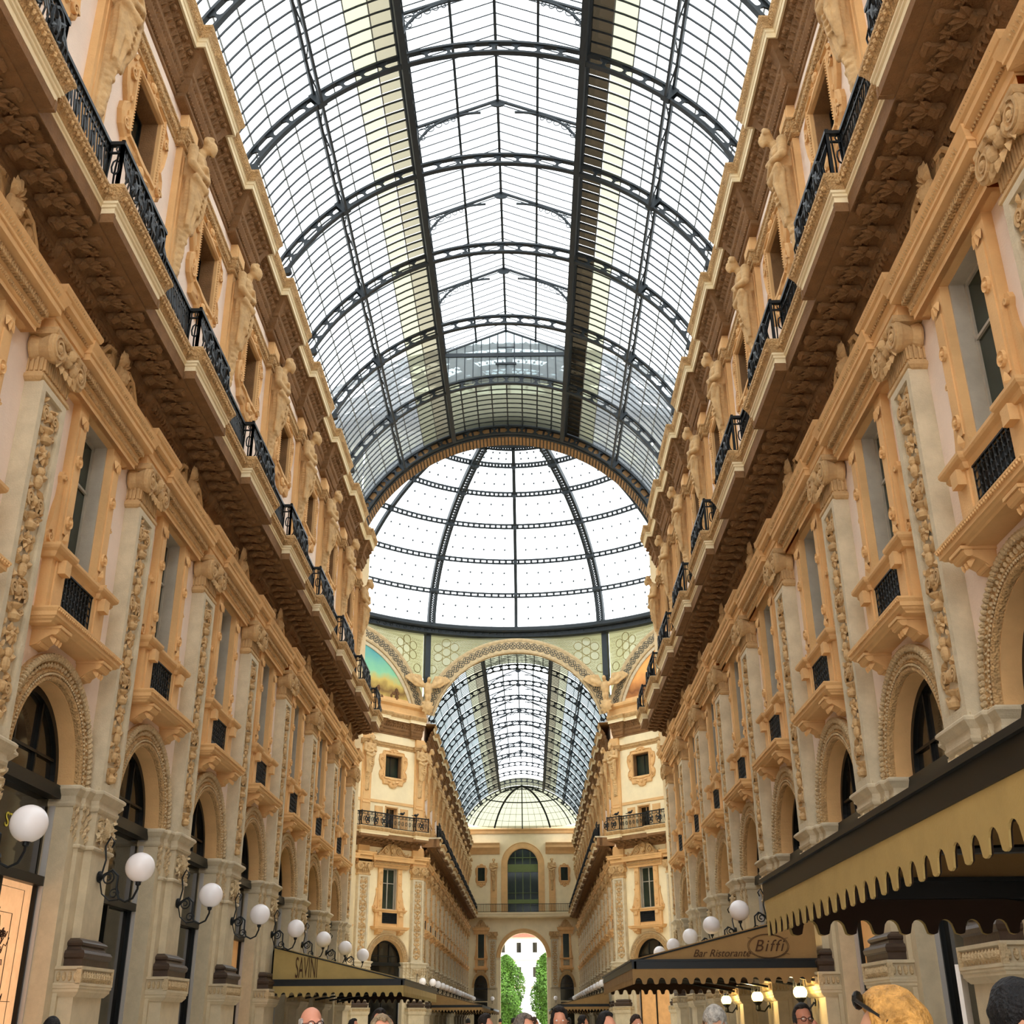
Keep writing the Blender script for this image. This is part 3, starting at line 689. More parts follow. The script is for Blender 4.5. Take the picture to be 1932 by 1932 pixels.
# floor
mb = MB(); mb.box(-60,60,-20,300,-.3,0); tag(ob('floor', mb.mesh('floor','floor')), 'pale stone floor of the arcade and street', 'floor', kind='structure')
FL = Frame(-7.5,0,0); FR = Frame(7.5,0,PI)
K0, K1 = -3, 6
kL = [Y0+B*k for k in range(K0, K1+1)]
# display behind the nearest shop pane on the left
mp = mat('lit_wood_display', (226,170,120), .6, .12, 3, 0, rgb2=(206,146,96)); b_ = mp.node_tree.nodes['Principled BSDF']; b_.inputs['Emission Color'].default_value = (*s2l((255,196,140)),1); b_.inputs['Emission Strength'].default_value = .16
mb = MB(); mb.box(-.40,-.36,-1.46,1.46,.2,3.9); me = mb.mesh('lit_pane', mp); G['lit_pane'] = me
mo = mat('amber_lit_display', (214,164,108), .5, .1, 2); b_ = mo.node_tree.nodes['Principled BSDF']; b_.inputs['Emission Color'].default_value = (*s2l((236,170,100)),1); b_.inputs['Emission Strength'].default_value = .05
mb = MB(); mb.box(-.40,-.36,-1.46,1.46,.2,3.9); G['amber_pane'] = mb.mesh('amber_pane', mo)
facade('wall_left', FL, kL, kL[:-1], 'left near facade', True, 1, lamps=lambda u: u > 15, statues=lambda u: u > 10, shop={2:'lit_pane',5:'amber_pane'})
facade('wall_right', FR, [-u for u in kL], [-u for u in kL[1:]], 'right near facade', True, -1, lamps=lambda u: u < -15, statues=lambda u: u < -10, shop={3:'amber_pane'})
# the arcade goes on behind the camera: plain continuation
for sg, nm in ((-1,'wall_left_rear'),(1,'wall_right_rear')):
    mb = MB(); ye = Y0+B*K0
    for x0,x1,z0,z1 in ((7.35,8.1,0,25.4),(6.1,8,14.1,14.7),(6.8,8,23,23.6),(7.1,8,5.2,5.6),(7.0,8,12.4,13)):
        a,b = sorted((sg*x0,sg*x1)); mb.box(a,b,-17,ye,z0,z1)
    tag(ob(nm, mb.mesh(nm,'cream')), 'plain continuation of the %s facade behind the viewer' % ('left' if sg < 0 else 'right'), 'wall', kind='structure')
mb = MB(); plate(mb, -8, 8, 0, 25.4, [(-3.2,3.2,0,12)], -17.6, -17); tag(ob('wall_rear', mb.mesh('wall_rear','cream')), 'rear entrance wall with opening behind the viewer', 'wall', kind='structure')
# ------------------------------------------------------------------ glazed barrel vault (shared per-bay meshes, y from 0 to B)
RC, RB, RT, RG = 21.57, 8.02, 8.46, 8.56     # centre height, bottom chord, top chord, glass
A_IN, A_MID, A_OUT = math.asin(2.97/RG), math.asin(5.65/RG), math.radians(64.5)
def vp(r, a, y): return (r*math.sin(a), y, RC+r*math.cos(a))
def arcbox(mb, r0, r1, y0, y1, a0, a1, n):
    vs = []
    for i in range(n+1):
        a = a0+(a1-a0)*i/n; vs += [vp(r0,a,y0),vp(r1,a,y0),vp(r1,a,y1),vp(r0,a,y1)]
    fs = []
    for i in range(n):
        b = i*4; e = b+4
        for j in range(4): fs.append((b+j,b+(j+1) % 4,e+(j+1) % 4,e+j))
    mb.add(vs, fs)
def longbox(mb, r0, r1, a, w, y0, y1):
    dw = w/2/((r0+r1)/2); mb.add([vp(r,t,y) for y in (y0,y1) for r,t in ((r0,a-dw),(r1,a-dw),(r1,a+dw),(r0,a+dw))], [(0,1,2,3),(7,6,5,4)]+[(i,(i+1) % 4,4+(i+1) % 4,4+i) for i in range(4)])
mb = MB()
arcbox(mb, RB, RB+.07, -.09, .09, -A_OUT, A_OUT, 56); arcbox(mb, RT-.05, RT+.03, -.09, .09, -A_OUT, A_OUT, 56)
NC = 26
for i in range(NC+1):
    a = -A_OUT+2*A_OUT*i/NC; w = .115/8.2
    prof = [(-1.9,0),(1.9,0),(1.25,.12),(1.3,.2),(.55,.32),(.4,.5),(.55,.68),(1.3,.8),(1.25,.88),(1.9,1),(-1.9,1),(-1.25,.88),(-1.3,.8),(-.55,.68),(-.4,.5),(-.55,.32),(-1.3,.2),(-1.25,.12)]
    pts = [(a+w*p, RB+.05+(RT-RB-.08)*q) for p,q in prof]; n = len(pts)
    mb.add([vp(r,t,-.03) for t,r in pts]+[vp(r,t,.03) for t,r in pts], [tuple(range(n)),tuple(range(n,2*n))[::-1]]+[(j,(j+1) % n,n+(j+1) % n,n+j) for j in range(n)])
for sg in (-1,1): mb.lathe([(0,-.1),(.14,-.1),(.14,.1),(0,.1)], 10, vp(RB-.02, sg*(A_OUT-.01), 0), 'y'); arcbox(mb, RB-.03, RT+.05, -.11,.11, sg*(A_MID-.02), sg*(A_MID+.02), 2)
G['roof_rib'] = mb.mesh('roof_rib','roofiron')
NR = 11
def bars(mb, a0, a1, n=12):
    for i in range(1, NR): y = B*i/NR; arcbox(mb, RG-.05, RG, y-.02, y+.02, a0, a1, n)
def build_bars(full):
    mb = MB()
    if full: bars(mb, -A_OUT, A_OUT, 40)
    else:
        for sg in (-1,1): bars(mb, sg*A_IN, sg*A_OUT)
    return mb.mesh('glazing_bars','roofiron')
G['bars'] = build_bars(False); G['bars_full'] = build_bars(True)
ANG = [A_IN+(A_MID-A_IN)*i/4 for i in range(4)]+[A_MID+(A_OUT-A_MID)*i/4 for i in range(5)]
mb = MB()
for a in ANG[1:-1]:
    for sg in (-1,1): longbox(mb, RG-.035, RG+.01, sg*a, .035, 0, B)
G['putty_bars'] = mb.mesh('putty_bars','putty')
mb = MB()
for i in range(-3,4): longbox(mb, RG-.06, RG+.01, A_IN*i/4, .06, 0, B)
G['top_bars'] = mb.mesh('top_bars','roofiron')
mb = MB()
for sg in (-1,1):
    longbox(mb, RB-.02, RB+.07, sg*A_MID, .09, 0, B); longbox(mb, RT-.06, RT+.04, sg*A_MID, .09, 0, B)
    for i in range(2):
        y0 = B*i/2; P = [vp(RB,sg*A_MID,y0),vp(RT,sg*A_MID,y0+B/4),vp(RB,sg*A_MID,y0+B/2)]; mb.tube(P,.03,4)
    longbox(mb, RB-.02, RB+.16, sg*A_IN, .20, 0, B); longbox(mb, RT-.05, RT+.10, sg*A_IN, .22, 0, B)
G['girders'] = mb.mesh('girders','roofiron')
mb = MB()
for sg in (-1,1):
    x = sg*2.97
    for z in (30.45,31.35): mb.box(x-.07,x+.07,0,B,z-.05,z+.05)
    for i in range(NR): mb.box(x-.03,x+.03,B*i/NR-.025,B*i/NR+.025,29.5,31.35)
G['lantern_sides'] = mb.mesh('lantern_sides','roofiron')
def gz(x): return 32.62-abs(x)*(32.62-31.38)/2.97
mb = MB()
mb.box(-.05,.05,0,B,32.5,32.66)
for x in (-1.45,1.45): mb.box(x-.045,x+.045,0,B,gz(x)-.12,gz(x))
for i in range(NR):
    y = B*(i+.5)/NR
    for sg in (-1,1): mb.tube([(sg*2.97,y,gz(2.97)),(0,y,gz(0))], .022, 4)
G['lantern_bars'] = mb.mesh('lantern_bars','roofiron')
mb = MB()                                     # gable truss with pierced spandrels
for sg in (-1,1):
    mb.tube([(sg*2.97,0,gz(2.97)-.05),(0,0,gz(0)-.05)], .06, 4)
    arc = [(sg*(2.97-.05-2.3*(1-math.cos(t))), 0, 30.25+1.75*math.sin(t)) for t in [PI/2*i/12 for i in range(13)]]
    mb.tube(arc, .05, 4); mb.box(sg*2.97-.07,sg*2.97+.07,-.07,.07,29.5,31.45)
    for x0,z0,r in ((2.72,31.12,.16),(2.45,31.28,.14),(2.15,31.45,.12),(2.72,30.85,.1),(1.88,31.58,.1),(1.62,31.68,.08),(2.35,31.5,.06),(2.6,31.42,.06)):
        mb.tube([(sg*x0+r*math.cos(t*PI/5),0,z0+r*math.sin(t*PI/5)) for t in range(10)], .022, 3, True)
mb.prism([(-.35,32.5),(.35,32.5),(.2,32.3),(0,32.25),(-.2,32.3)], -.03,.03,'y')
G['lantern_truss'] = mb.mesh('lantern_truss','roofiron')
mb = MB()
for sg in (-1,1):
    mb.add([(sg*2.97,0,gz(2.97)),(0,0,gz(0)),(0,B,gz(0)),(sg*2.97,B,gz(2.97))],[(0,1,2,3)]); mb.add([(sg*2.97,0,29.5),(sg*2.97,0,31.35),(sg*2.97,B,31.35),(sg*2.97,B,29.5)],[(0,1,2,3)])
G['lantern_glass'] = mb.mesh('lantern_glass','roofglass')
# panes: strip 0 next to the lantern .. strip 7 at the wall
def strip_mat(s, sg, dome=False):
    if dome: return 'beigeglass' if s < 3 else ('creamglass' if s < 5 else 'blueglass')
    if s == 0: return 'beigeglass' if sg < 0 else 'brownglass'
    if s == 1: return 'creamglass'
    return 'roofglass'
def pane_mesh(m): 
    mb = MB(); mb.add([(-.5,-.5,0),(.5,-.5,0),(.5,.5,0),(-.5,.5,0)],[(0,1,2,3)]); return mb.mesh('glass_pane', m)
PM = {}
def pane_at(parent, a0, a1, y0, y1, m):
    if m not in PM: PM[m] = pane_mesh(m)
    a = (a0+a1)/2; w = 2*RG*math.sin(abs(a1-a0)/2); p = vp(RG+.03, a, (y0+y1)/2)
    o = ob('glass_pane', PM[m], parent, p); o.rotation_euler = (0,a,0); o.scale = (w*.97, (y1-y0)*.96, 1); return o
def glass_bay(far=False):
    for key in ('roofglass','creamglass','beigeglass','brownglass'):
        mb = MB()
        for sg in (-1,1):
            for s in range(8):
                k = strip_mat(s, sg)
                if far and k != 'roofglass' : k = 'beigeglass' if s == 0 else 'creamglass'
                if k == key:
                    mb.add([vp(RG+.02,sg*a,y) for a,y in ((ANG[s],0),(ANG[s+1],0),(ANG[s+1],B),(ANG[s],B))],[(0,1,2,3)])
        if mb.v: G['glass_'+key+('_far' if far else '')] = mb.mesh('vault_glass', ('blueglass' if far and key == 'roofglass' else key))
glass_bay(); glass_bay(True)
mb = MB()
for s in range(8):
    mb.add([vp(RG+.02,-A_IN+2*A_IN*t/8,y) for t,y in ((s,0),(s+1,0),(s+1,B),(s,B))],[(0,1,2,3)])
G['glass_top'] = mb.mesh('vault_glass','creamglass')
def vault_bay(root, y, lantern=True, panes='stuff', far=False, count=None):
    ob('roof_rib', G['roof_rib'], root, (0,y,0)); ob('glazing_bars', G['bars' if lantern else 'bars_full'], root, (0,y,0))
    ob('putty_bars', G['putty_bars'], root, (0,y,0)); ob('girders', G['girders'], root, (0,y,0))
    if lantern:
        ob('lantern_sides', G['lantern_sides'], root, (0,y,0)); ob('lantern_bars', G['lantern_bars'], root, (0,y,0)); ob('lantern_truss', G['lantern_truss'], root, (0,y,0)); stuff(ob('lantern_glass', G['lantern_glass'], root, (0,y,0)))
    else: ob('top_bars', G['top_bars'], root, (0,y,0)); stuff(ob('vault_glass', G['glass_top'], root, (0,y,0)))
    if panes == 'each':
        for sg in (-1,1):
            for s in range(8):
                for r in range(NR):
                    if count[0] <= 0: break
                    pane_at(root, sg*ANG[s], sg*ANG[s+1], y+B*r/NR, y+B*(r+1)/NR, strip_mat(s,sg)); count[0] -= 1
    else:
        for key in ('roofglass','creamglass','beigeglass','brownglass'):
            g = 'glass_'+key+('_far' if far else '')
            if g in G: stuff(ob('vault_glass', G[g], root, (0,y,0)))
roof = ob('ceiling', None); tag(roof, 'iron and glass barrel vault over the near arcade', 'roof', kind='structure')
cnt = [352]
for k in range(-8, 6):
    vault_bay(roof, Y0+B*k, lantern=k < 5, panes='each' if k in (1,2) else 'stuff', count=cnt)
yE = Y0+B*6
ob('roof_rib', G['roof_rib'], roof, (0,yE,0))
# lantern end gable
mb = MB(); y = Y0+B*5
for i in range(-7,8): mb.box(i*.4-.02,i*.4+.02,y-.02,y+.02,29.6,gz(i*.4))
mb.box(-2.97,2.97,y-.05,y+.05,31.1,31.3); mb.tube([(-2.97,y,31.38),(0,y,32.6),(2.97,y,31.38)], .06, 4); mb.box(-.5,.5,y-.15,y-.05,30.6,30.7)
for x in (-.42,.42): mb.box(x-.02,x+.02,y-.12,y-.08,30.65,31.9)
mb.box(-.42,.42,y-.12,y-.08,31.55,31.6); ob('lantern_gable', mb.mesh('lantern_gable','roofiron'), roof)
mb = MB(); mb.add([(-2.97,y,29.6),(2.97,y,29.6),(2.97,y,31.38),(0,y,32.6),(-2.97,y,31.38)],[(0,1,2,3,4)]); ob('gable_glass', mb.mesh('gable_glass','blueglass'), roof)
# masonry end arch with ochre cells
mb = MB(); arcbox(mb, RB-.05, RT+.4, yE+.12, yE+1.2, -A_OUT-.1, A_OUT+.1, 56); ob('end_arch', mb.mesh('end_arch','roofiron'), roof)
mb = MB(); NB = 40
for i in range(NB):
    a0 = -A_OUT+2*A_OUT*(i+.12)/NB; a1 = -A_OUT+2*A_OUT*(i+.88)/NB; arcbox(mb, RB+.1, RT-.06, yE+.09, yE+.125, a0, a1, 2)
NB = 96
for i in range(NB):
    a0 = -A_OUT+2*A_OUT*(i+.15)/NB; a1 = -A_OUT+2*A_OUT*(i+.85)/NB; arcbox(mb, RB-.08, RB-.045, yE+.25, yE+1.1, a0, a1, 1)
ob('arch_cells', mb.mesh('arch_cells', mat('tan_panels',(150,116,76),.8,.1,3)), roof)
# ------------------------------------------------------------------ octagon under the dome
YC, AP, HF = 71.75, 18.23, 7.55
drum = ob('wall_drum', None, None, (0,YC,0)); tag(drum, 'octagonal drum of pierced arches carrying the glass dome', 'wall', kind='structure')
CZ, RAO, RAI = 22.36, 8.06, 6.86
a0 = math.acos(7.5/RAO)
mb = MB(); arcsweep(mb, [(RAI,-.3),(RAI,.12),(RAI+.12,.16),(RAI+.2,.10),(RAI+.25,.05),(RAO-.25,.05),(RAO-.2,.10),(RAO-.08,.14),(RAO,.12),(RAO,-.3)], 0, CZ, .24, PI-.24, 48); G['arch_ring'] = mb.mesh('arch_ring','carvedlt')
mb = MB(); n = 34
for i in range(n):
    a = .26+(PI-.52)*(i+.5)/n; c = (.06,7.46*math.cos(a),CZ+7.46*math.sin(a))
    mb.tube([(c[0],c[1]+.28*math.cos(t*PI/6),c[2]+.28*math.sin(t*PI/6)) for t in range(12)], .035, 4, True)
    for j in range(4): mb.ell((.07,c[1]+.13*math.cos(j*PI/2+a),c[2]+.13*math.sin(j*PI/2+a)),(.03,.085,.085),6,4)
G['ring_tracery'] = mb.mesh('ring_tracery', mat('dark_tracery',(96,92,80),.7,.1,4))
def screen_ok(u, z, r): return math.hypot(u, z-CZ) > RAO+r*.7 and abs(u) < HF-.15-r*.6 and z < 30.55-r*.5
poly_r = [(HF,25.0)]+[(u,z) for u,z in arc_pts(0,CZ,RAO-.02,a0,PI/2,20)]+[(0,31.0),(HF,31.0)]
mb = MB(); mb.prism(poly_r, -.16, -.12); mb.prism([(-u,z) for u,z in poly_r], -.16, -.12); G['screen_glass'] = mb.mesh('screen_glass', glass_mat('cream_screen_glass',(.48,.47,.34),.5))
mb = MB(); md = MB()
for sg in (-1,1):
    big = [(5.75,29.35)]+[(5.75+.78*math.cos(k*PI/3+.5),29.35+.78*math.sin(k*PI/3+.5)) for k in range(6)]+[(6.9,27.9),(6.75,27.0),(7.05,26.4)]
    for u,z in big:
        if screen_ok(u,z,.2):
            mb.tube([(-.08,sg*u+.36*math.cos(t*PI/7),z+.36*math.sin(t*PI/7)) for t in range(14)], .03, 4, True); md.lathe([(0,-.10),(.33,-.10)], 14, (0,sg*u,z), 'x')
    for i in range(40):
        for j in range(24):
            u = .2+i*.24+(j % 2)*.12; z = 24.6+j*.27
            if screen_ok(u,z,.11) and all(math.hypot(u-a,z-b) > .42 for a,b in big): mb.tube([(-.08,sg*u+.09*math.cos(t*PI/3),z+.09*math.sin(t*PI/3)) for t in range(6)], .011, 3, True)
G['screen_lattice'] = mb.mesh('screen_lattice', mat('ochre_lattice',(150,134,84),.7,.1,4)); G['screen_disc'] = md.mesh('screen_disc', glass_mat('white_screen_glass',(1,1,1),.2))
def oct_face(i): return i*PI/4          # direction from the centre to the face
mpaint = []
def painting(name, sky1, sky2, land1, land2):
    m = bpy.data.materials.new(name); m.use_nodes = True; nt = m.node_tree; b = nt.nodes['Principled BSDF']; b.inputs['Roughness'].default_value = .8
    tc = nt.nodes.new('ShaderNodeTexCoord'); sp = nt.nodes.new('ShaderNodeSeparateXYZ'); nt.links.new(tc.outputs['Object'], sp.inputs[0])
    ns = nt.nodes.new('ShaderNodeTexNoise'); ns.inputs['Scale'].default_value = .9; ns.inputs['Detail'].default_value = 5; nt.links.new(tc.outputs['Object'], ns.inputs['Vector'])
    ad = nt.nodes.new('ShaderNodeMath'); ad.operation = 'MULTIPLY_ADD'; ad.inputs[1].default_value = 1.6; nt.links.new(ns.outputs['Fac'], ad.inputs[0]); nt.links.new(sp.outputs['Z'], ad.inputs[2])
    mr_ = nt.nodes.new('ShaderNodeMapRange'); mr_.inputs['From Min'].default_value = 24.6; mr_.inputs['From Max'].default_value = 30.2; nt.links.new(ad.outputs[0], mr_.inputs['Value'])
    r = nt.nodes.new('ShaderNodeValToRGB'); cr = r.color_ramp
    for p, c in ((0,land1),(.18,land2),(.3,land1),(.42,land2),(.55,sky2)): 
        e = cr.elements.new(p) if p not in (0,) else cr.elements[0]; e.color = (*s2l(c),1)
    cr.elements[-1].position = 1; cr.elements[-1].color = (*s2l(sky1),1)
    nt.links.new(mr_.outputs[0], r.inputs[0]); nt.links.new(r.outputs[0], b.inputs['Base Color']); return m
mpA = painting('mural_blue',(40,130,160),(130,190,150),(120,90,44),(196,170,90)); mpB = painting('mural_orange',(226,150,80),(236,170,96),(130,80,40),(196,130,70))
for i in range(8):
    th = oct_face(i); fx, fy = AP*math.cos(th), AP*math.sin(th)
    if i != 6: h = ob('arch_ring', G['arch_ring'], drum, (fx,fy,0), th+PI); ob('tracery', G['ring_tracery'], h)
    s_ = ob('screen', G['screen_glass'], drum, (fx,fy,0), th+PI); ob('lattice', G['screen_lattice'], s_); ob('white_disc', G['screen_disc'], s_)
    if i % 2 == 1:
        mb = MB(); mb.prism([(RAI*math.cos(t),CZ+RAI*math.sin(t)) for t in [.28+(PI-.56)*k/30 for k in range(31)]], -.1, -.05)
        p = ob('lunette_mural', mb.mesh('lunette_mural', mpA if i in (3,5) else mpB), drum, (fx,fy,0), th+PI); p['label'] = 'painted lunette with sky above land'
        mb = MB(); arcsweep(mb, [(RAI-.3,-.05),(RAI-.3,.02),(RAI-.22,.05),(RAI-.1,.05),(RAI,.0)], 0, CZ, .24, PI-.24, 40); ob('lunette_border', mb.mesh('lunette_border','stone'), p)
        if i == 3:
            mb = MB(); rr = random.Random(4)                 # relief-like painted group on the ground of the mural
            for k in range(26): mb.ell((-.03,rr.uniform(1.5,5.2),24.4+rr.random()*1.2),(.03,rr.uniform(.08,.25),rr.uniform(.1,.3)),6,4)
            ob('painted_figures', mb.mesh('painted_figures', mat('umber_paint',(120,84,48),.8,.3,3)), p)
# ring beam and frieze
def ringsweep(mb, prof, n=96):
    mb.sweep([(-o,z) for o,z in prof], [(18.3*math.cos(2*PI*k/n),18.3*math.sin(2*PI*k/n)) for k in range(n)], closed=True)
mb = MB(); mb.sweep([(0,30.95),(.35,30.95),(.45,31.05),(.45,31.3),(.3,31.4),(-.5,31.4),(-.9,31.3),(-2.2,31.3),(-2.2,30.95),(0,30.95)][::-1] if 0 else [(0,30.95),(-.35,30.95),(-.45,31.05),(-.45,31.3),(-.3,31.4),(2.0,31.4),(2.0,30.95),(0,30.95)], [(18.3*math.cos(2*PI*k/96),18.3*math.sin(2*PI*k/96)) for k in range(96)], closed=True)
ob('ring_beam', mb.mesh('ring_beam','roofiron'), drum)
mb = MB(); mb.sweep([(-.05,30.55),(-.12,30.57),(-.12,30.62),(-.05,30.64),(-.05,30.93),(.4,30.93),(.4,30.55),(-.05,30.55)], [(18.3*math.cos(2*PI*k/96),18.3*math.sin(2*PI*k/96)) for k in range(96)], closed=True)
n = 190
for k in range(n):
    t = 2*PI*k/n; c = Vector((18.22*math.cos(t),18.22*math.sin(t),30.78)); tg = Vector((-math.sin(t),math.cos(t),0))
    mb.tube([tuple(c+tg*.13*math.cos(s*PI/4)+Vector((0,0,.11*math.sin(s*PI/4)))) for s in range(8)], .03, 3, True)
ob('scroll_frieze', mb.mesh('scroll_frieze','roofiron'), drum)
# dome
dome = ob('ceiling_dome', None, None, (0,YC,0)); tag(dome, 'large glazed iron dome over the crossing', 'roof', kind='structure')
DR, DH, DZ = 18.3, 11.3, 31.2
def dp(phi, r=0.): return ((DR+r)*math.cos(phi), DZ+(DH+r)*math.sin(phi))
PH = [0]+[math.radians(x) for x in (14.38,27.65,41.02,53.03,63.98,70.72)]
def rib(w, dep, lat):
    mb = MB(); N = 40; vs = []; fs = []
    if lat:
        for y0,y1 in ((-w/2,-w/2+.17),(w/2-.17,w/2)):
            b0 = len(mb.v); vs = []; fs = []
            for i in range(N+1):
                ph = PH[-1]*i/N; (r0,z0),(r1,z1) = dp(ph,0),dp(ph,-dep); vs += [(r1,y0,z1),(r0,y0,z0),(r0,y1,z0),(r1,y1,z1)]
            for i in range(N):
                for j in range(4): fs.append((i*4+j,i*4+(j+1) % 4,i*4+4+(j+1) % 4,i*4+4+j))
            mb.add(vs, fs)
        for i in range(70):
            ph = PH[-1]*(i+.5)/70; r,z = dp(ph,-dep); mb.tube([(r-.18*math.sin(ph)*math.cos(s*PI/4),.16*math.sin(s*PI/4),z+.18*math.cos(ph)*math.cos(s*PI/4)) for s in range(8)], .055, 3, True)
    else:
        for i in range(N+1):
            ph = PH[-1]*i/N; (r0,z0),(r1,z1) = dp(ph,0),dp(ph,-dep); vs += [(r1,-w/2,z1),(r0,-w/2,z0),(r0,w/2,z0),(r1,w/2,z1)]
        for i in range(N):
            for j in range(4): fs.append((i*4+j,i*4+(j+1) % 4,i*4+4+(j+1) % 4,i*4+4+j))
        mb.add(vs, fs)
    for ph in PH[1:-1]:
        r,z = dp(ph,-dep-.03); mb.ell((r,0,z),(.15,w*.65,.25),8,5)
    return mb.mesh('dome_rib','roofiron')
G['dome_rib_wide'] = rib(.62,.45,True); G['dome_rib'] = rib(.26,.3,False)
mb = MB()
for ph0, ph1 in zip(PH[1:], PH[1:]):
    for off in (-.012,.012):
        r,z = dp(ph0+off,-.12); mb.tube([(r*math.cos(t),r*math.sin(t),z) for t in [2*PI*k/96 for k in range(96)]], .085, 4, True)
    r,z = dp(ph0,-.12)
    for k in range(192): t = 2*PI*(k+.5)/192; mb.ell((r*math.cos(t),r*math.sin(t),z),(.1,.1,.16),4,3)
ob('dome_purlins', mb.mesh('dome_purlins','roofiron'), dome)
for s in range(16): ob('dome_rib', G['dome_rib_wide' if s % 2 else 'dome_rib'], dome, (0,0,0), PI/2+s*PI/8)
for j in range(6):
    mb = MB(); ml = MB(); N, K = 8, 4; vs = []
    for i in range(N+1):
        t = PI/8*i/N
        for k in range(K+1): r,z = dp(PH[j]+(PH[j+1]-PH[j])*k/K, .03); vs.append((r*math.cos(t),r*math.sin(t),z))
    mb.add(vs, [(i*(K+1)+k,(i+1)*(K+1)+k,(i+1)*(K+1)+k+1,i*(K+1)+k+1) for i in range(N) for k in range(K)])
    nc = 7 if j < 3 else 5
    for i in range(1, nc):
        t = PI/8*i/nc; pts = []
        for k in range(K+1): r,z = dp(PH[j]+(PH[j+1]-PH[j])*k/K, 0); pts.append((r*math.cos(t),r*math.sin(t),z))
        ml.tube(pts, .018, 3)
        for k in range(1,3): r,z = dp(PH[j]+(PH[j+1]-PH[j])*k/3, -.02); ml.ell((r*math.cos(t),r*math.sin(t),z),(.09,.09,.09),4,3)
    g = mb.mesh('glass_panel','roofglass'); l = ml.mesh('glazing_bars','roofiron')
    for s in range(16): p = ob('glass_panel', g, dome, (0,0,0), s*PI/8); ob('glazing_bars', l, p)
mb = MB(); r,z = dp(PH[-1])
for rr_ in (6.05,5.75,3.2,3.0): mb.tube([(rr_*math.cos(t),rr_*math.sin(t),z+(6.05-rr_)*.15) for t in [2*PI*k/64 for k in range(64)]], .1, 5, True)
for k in range(16):
    t = 2*PI*k/16+PI/2; mb.tube([(6.0*math.cos(t),6.0*math.sin(t),z),(3.1*math.cos(t),3.1*math.sin(t),z+.4)], .1, 4)
for k in range(64):
    for q,rad in ((5.3,.24),(4.75,.22),(4.2,.2),(3.6,.16)):
        t = 2*PI*(k+.5*(q in (4.75,3.6)))/64
        if q < 4.5 and k % 2: continue
        c = (q*math.cos(t),q*math.sin(t),z+(6.05-q)*.15); mb.tube([(c[0]+rad*math.cos(s*PI/4),c[1]+rad*math.sin(s*PI/4),c[2]) for s in range(8)], .035, 3, True)
ob('oculus_tracery', mb.mesh('oculus_tracery','roofiron'), dome)
mb = MB(); mb.lathe([(6.05,z+.1),(3.1,z+.55),(0,z+2)], 48, (0,0,0)); ob('oculus_glass', mb.mesh('oculus_glass','blueglass'), dome)
# posts below the ring at the octagon corners
mb = MB(); mb.box(-.28,.28,-.22,.22,27.0,31.0); mb.prism([(-.28,27.0),(.28,27.0),(.1,26.4),(-.1,26.4)],-.2,.2,'y'); gp = mb.mesh('corner_post','roofiron')
RCN = AP/math.cos(PI/8)
for k in range(8):
    t = PI/8+k*PI/4; ob('corner_post', gp, drum, ((RCN-.75)*math.cos(t),(RCN-.75)*math.sin(t),0), t)
# eagles on the far corners
mb = MB()
mb.ell((.5,0,26.3),(.32,.34,.62),12,9); mb.ell((.72,0,27.0),(.2,.17,.24),10,8); mb.ell((.92,0,26.97),(.12,.05,.06),6,5); mb.ell((.5,0,25.75),(.22,.3,.35),8,6)
for sg in (-1,1):
    for k in range(8):
        t = k/7; a = Vector((.35,sg*(.25+.75*t),26.5+.35*t)); L = 1.15-.35*abs(t-.6); an = 1.15-.55*t
        for q in range(7): mb.ell(tuple(a+Vector((0,sg*math.cos(an)*L*q/6,math.sin(an)*L*q/6-.25*t))),(.08,.11,.13),6,4)
    for k in range(7): t = k/6; mb.ell((.42,sg*(.25+.9*t),26.55+.45*t),(.13,.16,.2),6,5)
    mb.ell((.6,sg*.15,25.55),(.1,.08,.3),6,5)
mb.ell((.45,0,24.85),(.2,.42,.55),12,8); mb.ell((.56,0,24.85),(.14,.3,.42),12,8)
for k in range(10): a = k*2*PI/10; mb.ell((.42,.44*math.cos(a),24.85+.56*math.sin(a)),(.1,.12,.12),6,5)
for k in range(4): mb.ell((.4,0,25.4+k*.1),(.2,.2,.15),6,4)
G['eagle'] = remesh(mb,'eagle','statue',.05)
for sg, w in ((-1,'left'),(1,'right')):
    th = PI/2-sg*PI/8
    e = ob('eagle_sculpture', G['eagle'], None, ((RCN-.75)*math.cos(th)*1.0, YC+(RCN-.75)*math.sin(th), -.35), th+PI)
    tag(e, 'stone eagle with raised wings over a shield, %s of the far vault' % w, 'sculpture', 'eagles at the dome corners')
# facades of the crossing (far diagonals detailed, the rest plain)
s2 = math.sqrt(.5)
FDL = Frame(-HF-15.1*s2, 90-15.1*s2, -PI/4); FDR = Frame(HF, 90, -3*PI/4)
for key in ('shop_pane',): pass
facade('wall_diagonal_left', FDL, [14.8,9.69,4.58], [9.69,4.58], 'left diagonal crossing facade', False, -1, 'pale', shop={0:'shop_pane'})
facade('wall_diagonal_right', FDR, [.3,5.41,10.53], [.3,5.41], 'right diagonal crossing facade', False, 1, 'pale', shop={0:'amber_pane'})
mb = MB()
def slab(p, q, z0, z1, t=.6):
    p, q = Vector(p), Vector(q); n = (q-p).normalized(); n = Vector((n.y,-n.x))*t
    mb.prism([tuple(p),tuple(q),tuple(q+n),tuple(p+n)], z0, z1, 'z')
slab((-HF,53.5),(-18.23,64.2),0,25); slab((18.23,64.2),(HF,53.5),0,25)
slab((FDL.x,FDL.y),(FDL.x+4.6*s2,FDL.y+4.6*s2),0,25,-.6); slab((FDR.x+10.5*s2,FDR.y-10.5*s2),(18.23,79.3),0,25,-.6)
